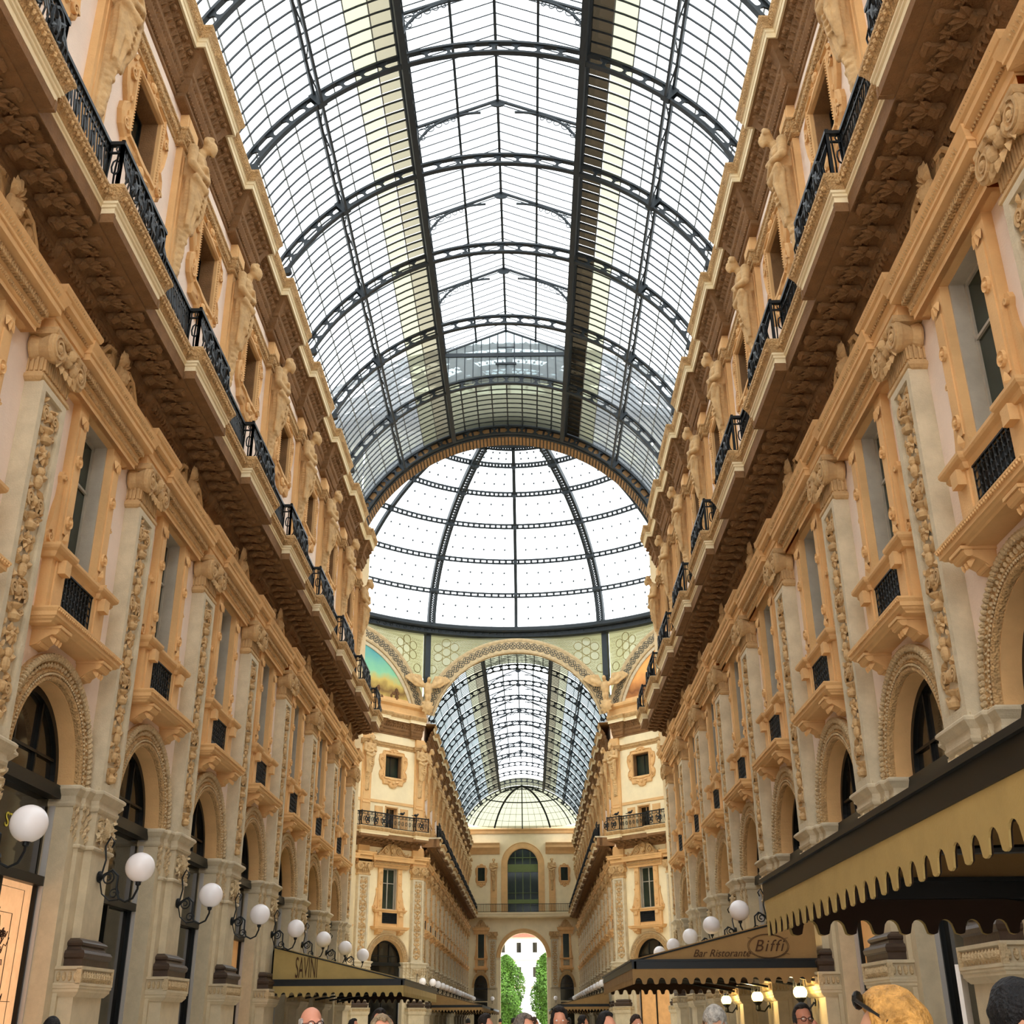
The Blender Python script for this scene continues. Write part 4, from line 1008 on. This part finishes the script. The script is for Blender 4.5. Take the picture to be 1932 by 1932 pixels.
for sg in (-1,1):
    for y in (64.2,79.3): 
        a,b = sorted((sg*18.23,sg*55)); mb.box(a,b,y-.3,y+.3,0,25)
    a,b = sorted((sg*55,sg*55.6)); mb.box(a,b,64,79.6,0,30)
tag(ob('wall_transept', mb.mesh('wall_transept','pale')), 'plain side walls of the cross arms off the crossing', 'wall', kind='structure')
# cornice over the diagonals, under the murals
for nm, fr in (('left',FDL),('right',FDR)):
    mb = MB(); mb.sweep([(-.2,23.6),(.5,23.6),(.55,23.7),(.45,23.8),(.45,24.2),(.7,24.35),(.75,24.5),(.75,24.6),(-.4,24.65)], [(0,0),(0,15.1)])
    mb.box(-.6,0,0,15.1,23.6,25.0); tag(ob('trim_%s_diagonal' % nm, mb.mesh('trim','ochre'), None, (fr.x,fr.y,0), fr.a), 'moulded ochre cornice under the %s mural' % nm, 'cornice', kind='structure')
# ------------------------------------------------------------------ far arcade beyond the crossing
YF = 90.9; NF = 13
uF = [YF+B*j for j in range(NF+1)]
facade('wall_far_left', FL, uF, uF[:-1], 'left facade of the far arcade', False, 1, 'cream')
facade('wall_far_right', FR, [-u for u in uF], [-u for u in uF[1:]], 'right facade of the far arcade', False, -1, 'cream')
froof = ob('ceiling_far', None); tag(froof, 'iron and glass barrel vault over the far arcade', 'roof', kind='structure')
for j in range(-1,12):
    y = YF+B*j
    if j < 0: 
        mb = MB(); arcbox(mb, RG+.02, RG+.05, 90.0, YF, -A_OUT, A_OUT, 30); ob('vault_glass', mb.mesh('vault_glass','creamglass'), froof); continue
    vault_bay(froof, y, lantern=1 <= j <= 10, far=True)
ye = YF+B*12; ob('roof_rib', G['roof_rib'], froof, (0,ye,0))
mb = MB(); ml = MB(); N, K = 24, 8; ph0 = math.asin((25.5-RC)/RG)
def ap(psi, ph, r=0.): R_ = (RG+r)*math.cos(ph); return (R_*math.sin(psi), ye+.82*R_*math.cos(psi), RC+(RG+r)*math.sin(ph))
vs = [ap(-PI/2+PI*i/N, ph0+(PI/2-ph0)*k/K) for i in range(N+1) for k in range(K+1)]
mb.add(vs, [(i*(K+1)+k,(i+1)*(K+1)+k,(i+1)*(K+1)+k+1,i*(K+1)+k+1) for i in range(N) for k in range(K)])
for i in range(0,25):
    w = .16 if i in (8,16) else (.1 if i in (4,12,20) else .025); ml.tube([ap(-PI/2+PI*i/24, ph0+(PI/2-ph0)*k/10,-.1) for k in range(11)], w, 4)
for k in range(1,9): ml.tube([ap(-PI/2+PI*i/24, ph0+(PI/2-ph0)*k/9,-.05) for i in range(25)], .09 if k == 4 else .025, 4)
ob('apse_glass', mb.mesh('apse_glass','creamglass'), froof); ob('apse_bars', ml.mesh('apse_bars','roofiron'), froof)
# end wall
FE = Frame(0,158.9,-PI/2)
mb = MB()
AW, AS = 3.0, 9.2
for sg in (-1,1):
    poly = [(sg*8,AS),(sg*AW,AS)]+arc_pts(0,AS,AW,0 if sg > 0 else PI,PI/2,16)[1:]+[(0,14.2),(sg*8,14.2)]; mb.prism(poly,-.8,.05)
    mb.box(-.8,.05,*sorted((sg*8,sg*AW)),0,AS)
    poly = [(sg*8,20.85),(sg*2.05,20.85)]+arc_pts(0,20.85,2.05,0 if sg > 0 else PI,PI/2,16)[1:]+[(0,25.9),(sg*8,25.9)]; mb.prism(poly,-.8,.0); mb.box(-.8,1.6,*sorted((sg*7.35,sg*8.3)),0,25.9)
    mb.box(-.8,0,*sorted((sg*8,sg*2.05)),14.2,20.85)
wend = ob('wall_end', mb.mesh('wall_end','pale'), None, (FE.x,FE.y,0), FE.a); tag(wend, 'far end wall with a tall archway to the street', 'wall', kind='structure')
mb = MB(); arcsweep(mb, [(3.0,0),(3.0,.15),(3.1,.2),(3.3,.16),(3.45,.2),(3.55,.12),(3.55,0)], 0, AS, n=28); ob('archivolt', mb.mesh('archivolt','ochre'), wend)
mb = MB(); arcsweep(mb, [(2.05,-.2),(2.05,.12),(2.2,.15),(2.75,.1),(2.85,.15),(2.9,.0)], 0, 20.85, n=28)
for sg in (-1,1): mb.box(-.2,.12,*sorted((sg*2.05,sg*2.9)),14.7,20.85)
ob('window_surround', mb.mesh('window_surround','ochre'), wend)
mb = MB(); mb.sweep([(-.1,14.0),(.9,14.1),(1.0,14.2),(1.0,14.35),(1.1,14.5),(1.12,14.7),(-.1,14.72)], [(0,-7.4),(0,7.4)]); ob('balcony_fascia', mb.mesh('balcony_fascia','pale'), wend)
for a,b in ((-7.4,-3.1),(3.1,7.4)):
    mb = MB(); mb.sweep([(-.1,22.2),(.1,22.2),(.3,22.6),(.6,23.0),(.6,23.3),(.75,23.6),(-.1,23.64)], [(0,a),(0,b)]); ob('cornice', mb.mesh('cornice','ochre'), wend)
mb = MB(); mb.sweep([(-.1,24.9),(.15,24.9),(.2,25.2),(.35,25.4),(.35,25.5),(-.1,25.52)], [(0,-7.4),(0,7.4)]); ob('attic_cornice', mb.mesh('attic_cornice','ochre'), wend)
rl = ob('balcony_railing', None, None, (FE.x,FE.y,0), FE.a); tag(rl, 'black iron balcony railing across the far end wall', 'railing')
mb = MB()
for z in (14.76,15.7): mb.box(1.0,1.08,-7.3,7.3,z,z+.06)
for i in range(86): y = -7.2+i*.168; mb.box(1.02,1.06,y-.025,y+.025,14.76,15.7)
ob('railing_section', mb.mesh('railing_section','iron'), rl)
for u in (-4.05,4.05):
    p = ob('pilaster', G['pilaster'], wend, (0,u,0)); ob('relief', G['relief'], p); ob('capital', G['capital'], p); ob('pier', G['pier'], wend, (0,u,0), scale=(1,.6,1)); ob('upper_strip', G['upper_strip'], wend, (0,u*.96,0))
    tag(ob('caryatid_statue', G['caryatid'], None, FE.pt(0,u*.96,0), FE.a), 'draped stone figure on the far end wall, %s of the tall window' % ('left' if u < 0 else 'right'), 'statue', 'caryatid figures above the balconies')
    lamp(FE, u, 'white globe lamp %s of the far archway' % ('left' if u < 0 else 'right'), 'globe lamps along the arcade')
mb = MB(); e = window(FE, 0, [], 'tall arched window of dark green panes above the far archway')
mb = MB(); mb.prism([(2.06,14.7),(2.06,20.85)]+arc_pts(0,20.85,2.06,0,PI,20)+[(-2.06,14.7)], -.4,-.35); ob('pane', mb.mesh('pane','gglass'), e)
mb = MB()
for y in (-1.0,0,1.0): mb.box(-.34,-.26,y-.05,y+.05,14.75,20.85+math.sqrt(max(0,3.9-y*y)))
for z0,z1 in ((15.9,16.4),(19.9,20.9),(17.2,17.25),(21.7,21.8)): mb.box(-.34,-.22,-2.0,2.0,z0,z1)
ob('frame', mb.mesh('frame', mat('green_window_frame',(110,124,78),.7,.05,3)), e)
for u in (-5.55,5.55):
    w = 'left' if u < 0 else 'right'
    for parts, lab in (([('frame','arch_frame'),('pane','arch_pane'),('sign_panel','sign_panel'),('shop_pane','shop_pane'),('archivolt','archivolt')],'narrow arched shop window %s of the far archway' % w),
                       ([('surround','surround'),('shelf','shelf'),('bracket','bracket',(0,-1.02,0)),('bracket','bracket',(0,1.02,0)),('hood','hood',(0,0,0),[('pediment','pediment')]),('frame','tall_frame',(.4,0,0)),('pane','tall_pane',(.45,0,0)),('grille','grille')],'narrow hooded window on the far end wall, %s of the archway' % w),
                       ([('surround','cartouche'),('frame','upper_frame',(.42,0,0)),('pane','upper_pane',(.42,0,0))],'small scroll-framed window on the far end wall, %s side' % w)):
        e = window(FE, u, parts, lab); e.scale = (1,.58,1)
        if parts[0][1] == 'arch_frame': e.location = FE.pt(.45,u,0)
# ------------------------------------------------------------------ street beyond the archway
mw = mat('white_stucco',(250,246,236),.9,.03,1); bl = ob('town_house', None, None, (0,235,0)); tag(bl, 'white town house with red roof seen through the far archway', 'building')
mb = MB(); wins = [(x,z) for z in (4.2,9.2,13.6) for x in (-7.5,-4.4,-1.3,1.8,4.9,8)]
plate_cols = sorted({x for x,_ in wins})
mb.box(-14,14,.0,6,0,16.4); ob('wall', mb.mesh('wall',mw), bl)
mb = MB(); mb.box(-14.3,14.3,-.35,.1,16.2,16.5); mb.box(-14.2,14.2,-.2,.1,12.2,12.45); mb.box(-14.2,14.2,-.2,.1,7.4,7.7); ob('string_course', mb.mesh('string_course', mat('pink_stone',(226,176,150),.9,.05,2)), bl)
mb = MB(); mb.prism([(-.6,16.5),(6.5,16.5),(6.5,19.5),(3,19.5)],-14.4,14.4,'x'); ob('roof', mb.mesh('roof', mat('red_roof_tiles',(206,96,74),.9,.12,3)), bl)
for x,z in wins:
    mb = MB(); mb.box(x-.55,x+.55,-.12,.02,z,z+2.0); w_ = ob('window', mb.mesh('window', mat('white_trim',(235,230,220),.8,0) if 'wt' not in G else G['wt']), bl); G.setdefault('wt', w_.data.materials[0])
    mb = MB(); mb.box(x-.42,x+.42,-.14,-.1,z+.1,z+1.9); ob('pane', mb.mesh('pane','dglass'), w_)
def tree(x, y, h, r, lab, seed):
    rr = random.Random(seed); t = ob('street_tree', None, None, (x,y,0)); tag(t, lab, 'tree', 'trees on the square')
    mb = MB(); mb.tube([(0,0,0),(.1,0,1.5),(0,.1,h*.6)], [.22,.18,.06], 8)
    for k in range(6): a = rr.uniform(0,6.28); z = rr.uniform(1.4,h*.5); mb.tube([(0,0,z),(r*.6*math.cos(a),r*.6*math.sin(a),z+h*.2)], [.08,.03], 5)
    ob('trunk', mb.mesh('trunk','bark'), t)
    mb = MB()
    for k in range(9000):
        u = rr.uniform(-1,1); a = rr.uniform(0,6.28); q = rr.random()**.4; zz = h*.55+u*h*.47; w = r*math.sqrt(max(0,1-u*u))*(1.1-.35*(u+1)/2)*(.85+.3*math.sin(a*3+u*5))
        c = Vector((w*q*math.cos(a),w*q*math.sin(a),zz)); d = Vector((rr.gauss(0,1),rr.gauss(0,1),rr.gauss(0,1))).normalized(); e_ = d.orthogonal().normalized(); s = rr.uniform(.14,.3)
        mb.add([c-e_*s*.5,c+d*s,c+e_*s*.5,c-d*s],[(0,1,2,3)])
    o = ob('foliage', mb.mesh('foliage','leafm'), t); stuff(o)
tree(-2.7,184,10.5,2.9,'leafy green tree left in the far archway',1); tree(3.2,186,10.8,2.3,'leafy green tree right in the far archway',2); tree(-7.5,192,10,3.2,'green tree half hidden left of the far archway',3)
mb = MB(); mb.lathe([(2.2,0),(2.2,.6),(1.8,.7),(1.5,2.2),(1.6,2.4),(1.2,2.5),(1.0,5.6),(1.2,5.8),(.9,6.0),(0,6.0)], 8); mon = ob('stone_monument', mb.mesh('monument','white_'and mw), None, (.4,200,0))
tag(mon, 'pale stone monument with standing figure beyond the archway', 'monument')
mb = MB(); mb.ell((0,0,7.4),(.5,.55,1.4),10,8); mb.ell((0,0,8.6),(.42,.55,.6),10,8); mb.ell((0,-.05,9.4),(.25,.25,.3),10,8); mb.ell((.35,-.2,8.4),(.15,.2,.6),6,5); mb.ell((-.45,-.1,8.3),(.15,.2,.7),6,5); mb.ell((0,0,6.3),(.6,.6,.5),8,6)
ob('figure', remesh(mb,'figure',mw,.08), mon)
mb = MB(); mb.ell((0,0,2.9),(.3,.3,.9),8,6); mb.ell((0,0,3.9),(.28,.3,.4),8,6); mb.ell((0,0,4.45),(.16,.16,.2),8,6); mb.box(-.5,.5,-.5,.5,0,2.1)
fg = remesh(mb,'statue',mw,.07); tag(ob('stone_figure', fg, None, (2.3,194,0)), 'small white statue at the foot of the monument', 'statue')
# ------------------------------------------------------------------ awnings
M['lining'] = mat('dark_brown_lining',(52,36,26),.95,.05,3)  # dark brown colour standing in for the shade inside the awnings
def text_obj(body, parent, loc, rot, size, m, shear=0., sx=1., name='lettering', ext=.004, sp_=1.0):
    cu = bpy.data.curves.new(name, 'FONT'); cu.body = body; cu.size = size; cu.shear = shear; cu.extrude = ext; cu.align_x = 'CENTER'; cu.align_y = 'CENTER'
    cu.space_character = sp_; o = bpy.data.objects.new('tmp', cu); tmp_scn.collection.objects.link(o); dg = tmp_dg(); me = bpy.data.meshes.new_from_object(o.evaluated_get(dg)); bpy.data.objects.remove(o)
    me.materials.clear(); me.materials.append(M[m] if isinstance(m,str) else m)
    t = ob(name, me, parent, loc, rot=rot); t.scale = (sx,1,1); return t
def scallop(mb, p, q, zt, zb, per=.25, t=.012, inset=None):
    """hanging valance from p to q (plan) with round-arched notches between rounded tabs"""
    p, q = Vector(p), Vector(q); L = (q-p).length; d = (q-p)/L; n = Vector((d.y,-d.x))*t; N = max(1, round(L/per)); S = 12; pts = []
    for i in range(N*S+1):
        x = i/S % 1.; s = L*i/(N*S)
        if .22 < x < .78: z = zb+.035+.075*math.sqrt(max(0,1-((x-.5)/.28)**2))
        else: z = zb-.02*math.cos((x if x < .5 else x-1)/.22*PI/2)
        pts.append((s,z))
    vs = []; fs = []
    for s,z in pts:
        a = p+d*s; vs += [(a.x,a.y,zt),(a.x,a.y,z),(a.x+n.x,a.y+n.y,zt),(a.x+n.x,a.y+n.y,z)]
    for i in range(len(pts)-1): b = i*4; e = b+4; fs += [(b,b+1,e+1,e),(b+2,e+2,e+3,b+3),(b+1,b+3,e+3,e+1)]
    mb.add(vs, fs)
def awning(sg, y0, y1, label, m='awning', xw=7.02, xf=3.05, zb=2.66, zt=2.86, zw=3.8, m2=None):
    e = ob('shop_awning', None, None, (0,0,0)); tag(e, label, 'awning', 'canvas awnings of the cafes')
    W, F = sg*xw, sg*xf
    mb = MB(); mb.add([(W,y0,zw),(F,y0,zt),(F,y1,zt),(W,y1,zw),(W,y0,zw-.02),(F,y0,zt-.02),(F,y1,zt-.02),(W,y1,zw-.02)],[(0,1,2,3),(7,6,5,4),(0,1,5,4),(2,3,7,6)]); ob('canopy', mb.mesh('canopy',m), e)
    for y in (y0+.01,y1-.01):
        mb = MB(); mb.prism([(W,zt-.02),(F,zt-.02),(W,zw-.02)],y-.008,y+.008,'y'); ob('end_panel', mb.mesh('end_panel',m), e)
    mb = MB(); a,b = sorted((F,W))
    for y in (y0,y1): mb.box(a,b,y-.05,y+.05,zb,zt-.02); mb.box(a,b,y-.07,y+.07,zt-.05,zt-.01)
    mb.box(F-.05,F+.05,y0-.05,y1+.05,zb,zt-.02); mb.box(F-.08,F+.08,y0-.08,y1+.08,zt-.05,zt-.01)
    n = max(2, int((y1-y0)/2.5))
    for k in range(n+1):
        y = y0+(y1-y0)*k/n; mb.tube([(W,y,2.4),((W+F)/2,y,2.72),(F,y,zb+.03)], .03, 6); mb.tube([(W,y,zw-.04),(F,y,zt-.04)], .02, 5)
    ob('frame', mb.mesh('frame','black'), e)
    mb = MB(); P = [(W,y0-.03),(F,y0-.03),(F-sg*.04,y1+.03),(W,y1+.03)]; P = [(W,y0-.04),(F-sg*.04,y0-.04),(F-sg*.04,y1+.04),(W,y1+.04)]
    for a,b in zip(P[:-1],P[1:]): scallop(mb, a, b, zb, zb-.29)
    ob('valance', mb.mesh('valance',m2 or m), e)
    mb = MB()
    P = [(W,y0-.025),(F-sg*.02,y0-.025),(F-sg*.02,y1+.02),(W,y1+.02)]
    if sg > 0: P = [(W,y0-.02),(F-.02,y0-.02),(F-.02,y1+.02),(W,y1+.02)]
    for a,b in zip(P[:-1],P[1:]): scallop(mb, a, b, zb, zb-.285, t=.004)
    mb.add([(W,y0,zw-.07),(F,y0,zt-.07),(F,y1,zt-.07),(W,y1,zw-.07)],[(0,1,2,3)]); ob('lining', mb.mesh('lining','lining'), e)  # added layer behind valance and under canopy, coloured dark as shade
    return e
aw = awning(1, 26.5, 37.0, 'tan awning with oval Biffi emblem, beyond the nearest right awning')
bi = text_obj('Biffi', aw, (5.98,26.485,3.10), (PI/2,0,0), .34, 'awnline', .35, sp_=1.18)
mb = MB()
for r0 in (.40,.375): mb.tube([(5.98+r0*1.12*math.cos(t*PI/16),26.49,3.10+r0*.62*math.sin(t*PI/16)) for t in range(32)], .006, 4, True)
for a in (.6,2.5,3.7,5.7): mb.tube([(5.98+.45*math.cos(a),26.49,3.10+.27*math.sin(a)),(5.98+.54*math.cos(a),26.49,3.10+.30*math.sin(a))], .006, 4)
ob('emblem_oval', mb.mesh('emblem_oval','awnline'), aw)
text_obj('Bar Ristorante', aw, (4.95,26.485,2.96), (PI/2,0,0), .21, 'awnline', .4)
awning(1, 2.0, 11.2, 'large tan awning hanging over the nearest right piers', 'awning', m2=M['awning2'])
al = awning(-1, 37.25, 50.0, 'khaki awning with tall narrow lettering at the left facade', 'awning2')
text_obj('SAVINI', al, (-6.0,37.235,3.15), (PI/2,0,0), .85, 'awnline', 0., .27)
awning(-1, 98, 118, 'brown awning on the left of the far arcade', 'awning'); awning(1, 98, 122, 'brown awning on the right of the far arcade', 'awning')
awning(-1, 128, 150, 'small brown awning near the far end on the left', 'awning'); awning(1, 130, 150, 'small brown awning near the far end on the right', 'awning')
# warm wall lamps under the Biffi awning
mwarm = emis_mat('lit_amber_globe',(255,222,130),2.6)
for i,k in enumerate((1,2,3)):
    y = Y0+B*k; e = ob('wall_lantern', None, None, (6.95,y-.35 if 0 else y,2.18)); tag(e, 'lit amber wall lantern under the Biffi awning, %s from the camera' % ORD[i], 'lamp', 'amber lanterns under the awning')
    mb = MB(); mb.ell((-.28,0,0),(.15,.15,.14),16,12); ob('globe', mb.mesh('globe',mwarm,True), e)
    mb = MB(); mb.lathe([(.03,-.34),(.07,-.3),(.05,-.2),(.12,-.12),(.12,-.1),(0,-.1)], 10, (-.28,0,0)); mb.tube([(0,0,-.2),(-.12,0,-.34),(-.28,0,-.32)], .02, 6); mb.lathe([(0,0),(.08,0),(.08,.03),(0,.04)], 10, (0,0,-.2),'x'); ob('holder', mb.mesh('holder','black'), e)
    mb = MB(); mb.lathe([(.1,.12),(.05,.17),(0,.2)], 10, (-.28,0,0)); 
    for t in range(8): mb.tube([(-.28+.13*math.cos(t*PI/4),.13*math.sin(t*PI/4),.1),(-.28+.13*math.cos(t*PI/4),.13*math.sin(t*PI/4),.34)], .008, 3)
    ob('guard', mb.mesh('guard','black'), e)
    ld = bpy.data.lights.new('lantern_light','POINT'); ld.energy = 14; ld.color = (1,.72,.34); ld.shadow_soft_size = .1; lo = bpy.data.objects.new('lantern_light', ld); col.objects.link(lo); lo.parent = e; lo.location = (-.28,0,-.0)
    lo.location = (-.5,-.1,.05)
# sign letters on the nearest left shop
sg_ = ob('shop_sign', None, None, (-7.832,Y0-HB,4.75)); tag(sg_, 'yellow letters on dark panel of the nearest left shop', 'sign')
mys = mat('yellow_lettering',(214,200,80),.6,0)
text_obj('ST', sg_, (0,.02,.0), (PI/2,0,PI/2), .34, mys, name='letters'); 
# drawing on the lit display
mb = MB(); rr = random.Random(11); ink = mat('dark_ink',(60,36,22),.8,0); yb = Y0-HB; X = -7.852
def ln(pts, r=.008): mb.tube([(X,yb+a,b) for a,b in pts], r, 3)
ln([(-1.3,3.35),(.75,3.35),(.75,.3)]); ln([(-1.3,3.75),(1.1,3.75),(1.1,.3)], .006); ln([(-1.4,2.0),(1.2,2.0)], .005)
for k in range(34):
    a, z = rr.uniform(.1,.62), rr.uniform(1.6,3.1); pts = [(a,z)]
    for j in range(5): a += rr.uniform(-.12,.12); z += rr.uniform(-.14,.14); pts.append((a,z))
    ln(pts, rr.uniform(.006,.014))
dsp = ob('line_drawing', mb.mesh('line_drawing', ink)); tag(dsp, 'dark line drawing on the glowing shop display at lower left', 'drawing')
# notice plate on the right
mb = MB(); mb.box(-.03,.03,-.16,.16,-.42,.42); pl = ob('notice_plate', mb.mesh('notice_plate', mat('white_enamel',(245,240,236),.5,0)), None, (7.0,17.75,1.93)); pl.rotation_euler = (0,0,-.6); tag(pl, 'white notice plate on the near right pier', 'sign')
mb = MB()
for z in (.0,-.06,-.12): mb.box(-.036,-.03,-.1,.1,z-.012,z+.012)
ob('print', mb.mesh('print', ink), pl)
# ------------------------------------------------------------------ people
def person(x, y, top, yaw, label, skin=(214,150,120), hair=(40,30,24), shirt=(60,60,70), pants=(50,52,60), hairstyle='short', extra=None, fine=.02):
    s = top/1.78; e = ob('person', None, None, (x,y,0), yaw); e.scale = (s,s,s); tag(e, label, 'person', 'people in the arcade')
    # local: faces -y, right hand at -x
    def body(infl, head=True):
        mb = MB(); f = infl
        if head:
            mb.ell((0,0,1.65),(.076+f,.095+f,.115+f),16,12); mb.ell((0,.015,1.69),(.079,.096,.088),16,12); mb.ell((0,-.03,1.585),(.058,.072,.065),12,8); mb.ell((0,-.098,1.645),(.016,.022,.03),8,6); mb.ell((0,-.092,1.60),(.03,.012,.01),8,5); mb.ell((0,-.085,1.56),(.03,.02,.022),8,6)
            for sg in (-1,1): mb.ell((sg*.08,.01,1.645),(.012,.025,.035),8,6); mb.ell((sg*.033,-.088,1.68),(.022,.014,.008),8,5)
            blob(mb,[(0,.015,1.58),(0,.02,1.42)],[.055,.062],4)
        mb.ell((0,.0,1.32),(.19+f,.11+f,.14+f),12,8); mb.ell((0,0,1.14),(.165+f,.115+f,.2+f),12,8); mb.ell((0,0,.95),(.17+f,.12+f,.14+f),12,8)
        for sg in (-1,1):
            blob(mb,[(sg*.19,.0,1.39),(sg*.25,.02,1.10),(sg*.25,-.06,.86)],[.062+f,.05+f,.038+f],6)
            if head:
                blob(mb,[(sg*.25,-.07,.84),(sg*.25,-.09,.77)],[.034,.036],2)
                for k in range(4): blob(mb,[(sg*(.25),-.055-.022*k,.75),(sg*.247,-.06-.022*k,.70-.006*(k in (1,2))),(sg*.24,-.05-.022*k,.67)],[.010,.0095,.008],3)
                blob(mb,[(sg*.235,-.11,.80),(sg*.22,-.135,.75),(sg*.215,-.135,.72)],[.012,.011,.009],3)
            blob(mb,[(sg*.09,0,.92),(sg*.10,-.01,.5),(sg*.10,.02,.1)],[.09+f,.06+f,.043+f],8); 
            if head: mb.ell((sg*.10,-.06,.045),(.045,.13,.045),8,6)
        return mb
    sk = mat('skin_tone', skin, .5, .04, 8)
    ob('body', remesh(body(0),'body',sk,fine), e)
    mb = body(.014, False); nz = []
    ob('clothes', remesh(mb,'clothes',mat('cloth', shirt,.9,.08,6),.03), e)
    hm = mat('hair', hair, .6, .25, 30, .5, 60)
    if hairstyle != 'bald':
        mb = MB(); rr = random.Random(int(x*100)+3)
        rng = 1.0 if hairstyle == 'short' else 1.35
        for k in range(220):
            u = rr.uniform(-.25,1); a = rr.uniform(0,2*PI); w = math.sqrt(1-u*u) if u > 0 else 1
            px, py, pz = .082*w*math.cos(a), .102*w*math.sin(a)+.008, 1.665+.125*u
            if py < -.02 and u < .8: continue
            if hairstyle == 'long' and py > -.03: pz -= rr.random()*.22*(u < .3)
            sgm = .020*rng; mb.ell((px,py,pz),(sgm,sgm,sgm*1.2),6,5)
        ob('hair', remesh(mb,'hair',hm,.012), e)
    elif hairstyle == 'bald':
        mb = MB(); rr = random.Random(5)
        for k in range(90):
            a = rr.uniform(-.3,PI+.3); pz = rr.uniform(1.6,1.69); mb.ell((.083*math.cos(a),.1*math.sin(a)+.012,pz),(.014,.014,.018),6,4)
        ob('hair', remesh(mb,'hair',hm,.01), e)
    mb = MB()
    for sg in (-1,1): mb.ell((sg*.033,-.088,1.662),(.014,.008,.008),8,6)
    ob('eyes', mb.mesh('eyes', mat('eye',(240,236,230),.3,0)), e)
    if extra == 'glasses':
        mb = MB()
        for sg in (-1,1): mb.tube([(sg*.036+.026*math.cos(t*PI/6),-.108,1.66+.02*math.sin(t*PI/6)) for t in range(12)], .0035, 4, True); mb.tube([(sg*.062,-.105,1.665),(sg*.085,.0,1.66)], .003, 4)
        mb.tube([(-.011,-.112,1.664),(.011,-.112,1.664)], .003, 4); ob('glasses', mb.mesh('glasses','black'), e)
    if extra == 'sunglasses':
        mb = MB()
        for sg in (-1,1): mb.ell((sg*.04,-.065,1.775),(.036,.012,.026),10,6); mb.tube([(sg*.075,-.06,1.775),(sg*.09,.03,1.72)], .006, 5)
        mb.tube([(-.02,-.07,1.78),(.02,-.07,1.78)], .005, 4); ob('sunglasses', mb.mesh('sunglasses','black'), e)
    return e
person(3.42,12,1.77,.15,'man in glasses with short dark hair facing the camera, right of centre',(206,140,112),(52,46,42),(40,44,60),extra='glasses',fine=.012)
person(1.76,3.35,1.70,-(PI/2+.6),'blonde woman with sunglasses pushed up on her hair, close at right',(220,170,140),(214,160,84),(150,110,80),hairstyle='long',extra='sunglasses',fine=.014)
person(2.36,4.0,1.735,PI+.2,'person with glossy black hair at the lower right corner',(200,150,120),(16,15,18),(50,50,55),hairstyle='long',fine=.014)
person(-.85,9.4,1.76,.5,'bald man with reddish face on the left side of the crowd',(214,150,124),(196,190,184),(70,80,100),hairstyle='bald',extra='glasses',fine=.012)
person(3.62,12.6,1.655,PI+.2,'bald man seen from behind beside the man in glasses',(214,142,116),(150,140,130),(80,76,70),hairstyle='bald',fine=.016)
person(2.28,10,1.73,PI-.3,'grey-haired person seen from behind, under the Biffi awning',(210,160,130),(196,190,180),(120,110,100),hairstyle='long',fine=.016)
CR = [(1.13,14,1.77,(30,24,20),(40,40,46),'dark-haired man centre right of the far archway'),(-.77,13,1.76,(36,28,22),(80,60,50),'dark-haired person left of the far archway'),(-.27,9,1.68,(170,150,120),(150,140,130),'fair-haired woman left of the far archway'),
 (2.5,20,1.71,(60,40,30),(180,60,50),'person in red top at mid right'),(1.54,12,1.71,(26,22,20),(60,60,64),'person in dark top just right of the archway'),(.76,10.5,1.69,(120,110,100),(90,80,70),'grey-blond head directly below the archway'),
 (.2,17,1.72,(40,30,24),(50,70,90),'person in blue jacket left below the archway'),(-1.6,21,1.73,(50,40,34),(100,90,80),'brown-haired person at mid left'),(-2.6,24,1.70,(30,26,24),(150,120,100),'dark-haired person before the left awning'),
 (1.9,26,1.73,(36,30,26),(70,70,76),'person farther right of the archway'),(.9,30,1.72,(80,60,44),(200,190,180),'person in pale shirt in the distance'),(-.5,34,1.73,(40,34,30),(40,44,60),'small dark figure in the distance left'),
 (1.5,38,1.73,(30,26,24),(120,40,40),'small figure in dark red in the distance'),(.2,45,1.74,(60,50,40),(90,100,120),'small figure in grey blue far down the arcade'),(-1.6,48,1.74,(40,36,30),(60,60,60),'small dark figure far down on the left'),(2.4,52,1.74,(40,36,30),(180,170,150),'small beige figure far down on the right'),
 (1.0,62,1.76,(40,36,30),(40,40,50),'tiny figure under the dome'),(-.8,66,1.76,(40,36,30),(150,50,50),'tiny red figure under the dome'),(-4.4,13.5,1.70,(24,20,18),(40,40,44),'dark-haired person beside the left piers'),(3.2,17,1.66,(120,90,60),(90,90,100),'brown-haired person under the right awning')]
for i,(x,y,t,h,c,l) in enumerate(CR): person(x,y,t,(0.2*i) % 6.28,l,hair=h,shirt=c,hairstyle='short' if i % 3 else 'long',fine=.022)
# pigeons on the balcony rails of the crossing
def bird(fr, d, u, z, lab):
    mb = MB(); mb.ell((0,0,.12),(.22,.1,.1),8,6); mb.ell((.2,0,.22),(.07,.06,.07),8,6); mb.ell((-.3,0,.08),(.16,.05,.03),6,4); mb.ell((.28,0,.21),(.04,.015,.015),5,4); mb.tube([(0,.03,.05),(0,.03,-.02)],.012,4); mb.tube([(0,-.03,.05),(0,-.03,-.02)],.012,4)
    tag(ob('pigeon', remesh(mb,'pigeon',M['iron'],.02), None, fr.pt(d,u,z), fr.a+1.6), lab, 'bird', 'pigeons on the balconies')
bird(FDL,1.3,13.6,15.80,'dark pigeon on left diagonal balcony rail, nearer the far arcade'); bird(FDL,1.12,12.4,15.80,'dark pigeon on left diagonal balcony rail, farther from the far arcade')
bird(FDR,1.3,1.2,15.80,'dark pigeon on right diagonal balcony rail, nearer the far arcade'); bird(FDR,1.12,2.4,15.80,'dark pigeon on right diagonal balcony rail, farther from the far arcade')

bpy.data.scenes.remove(tmp_scn)
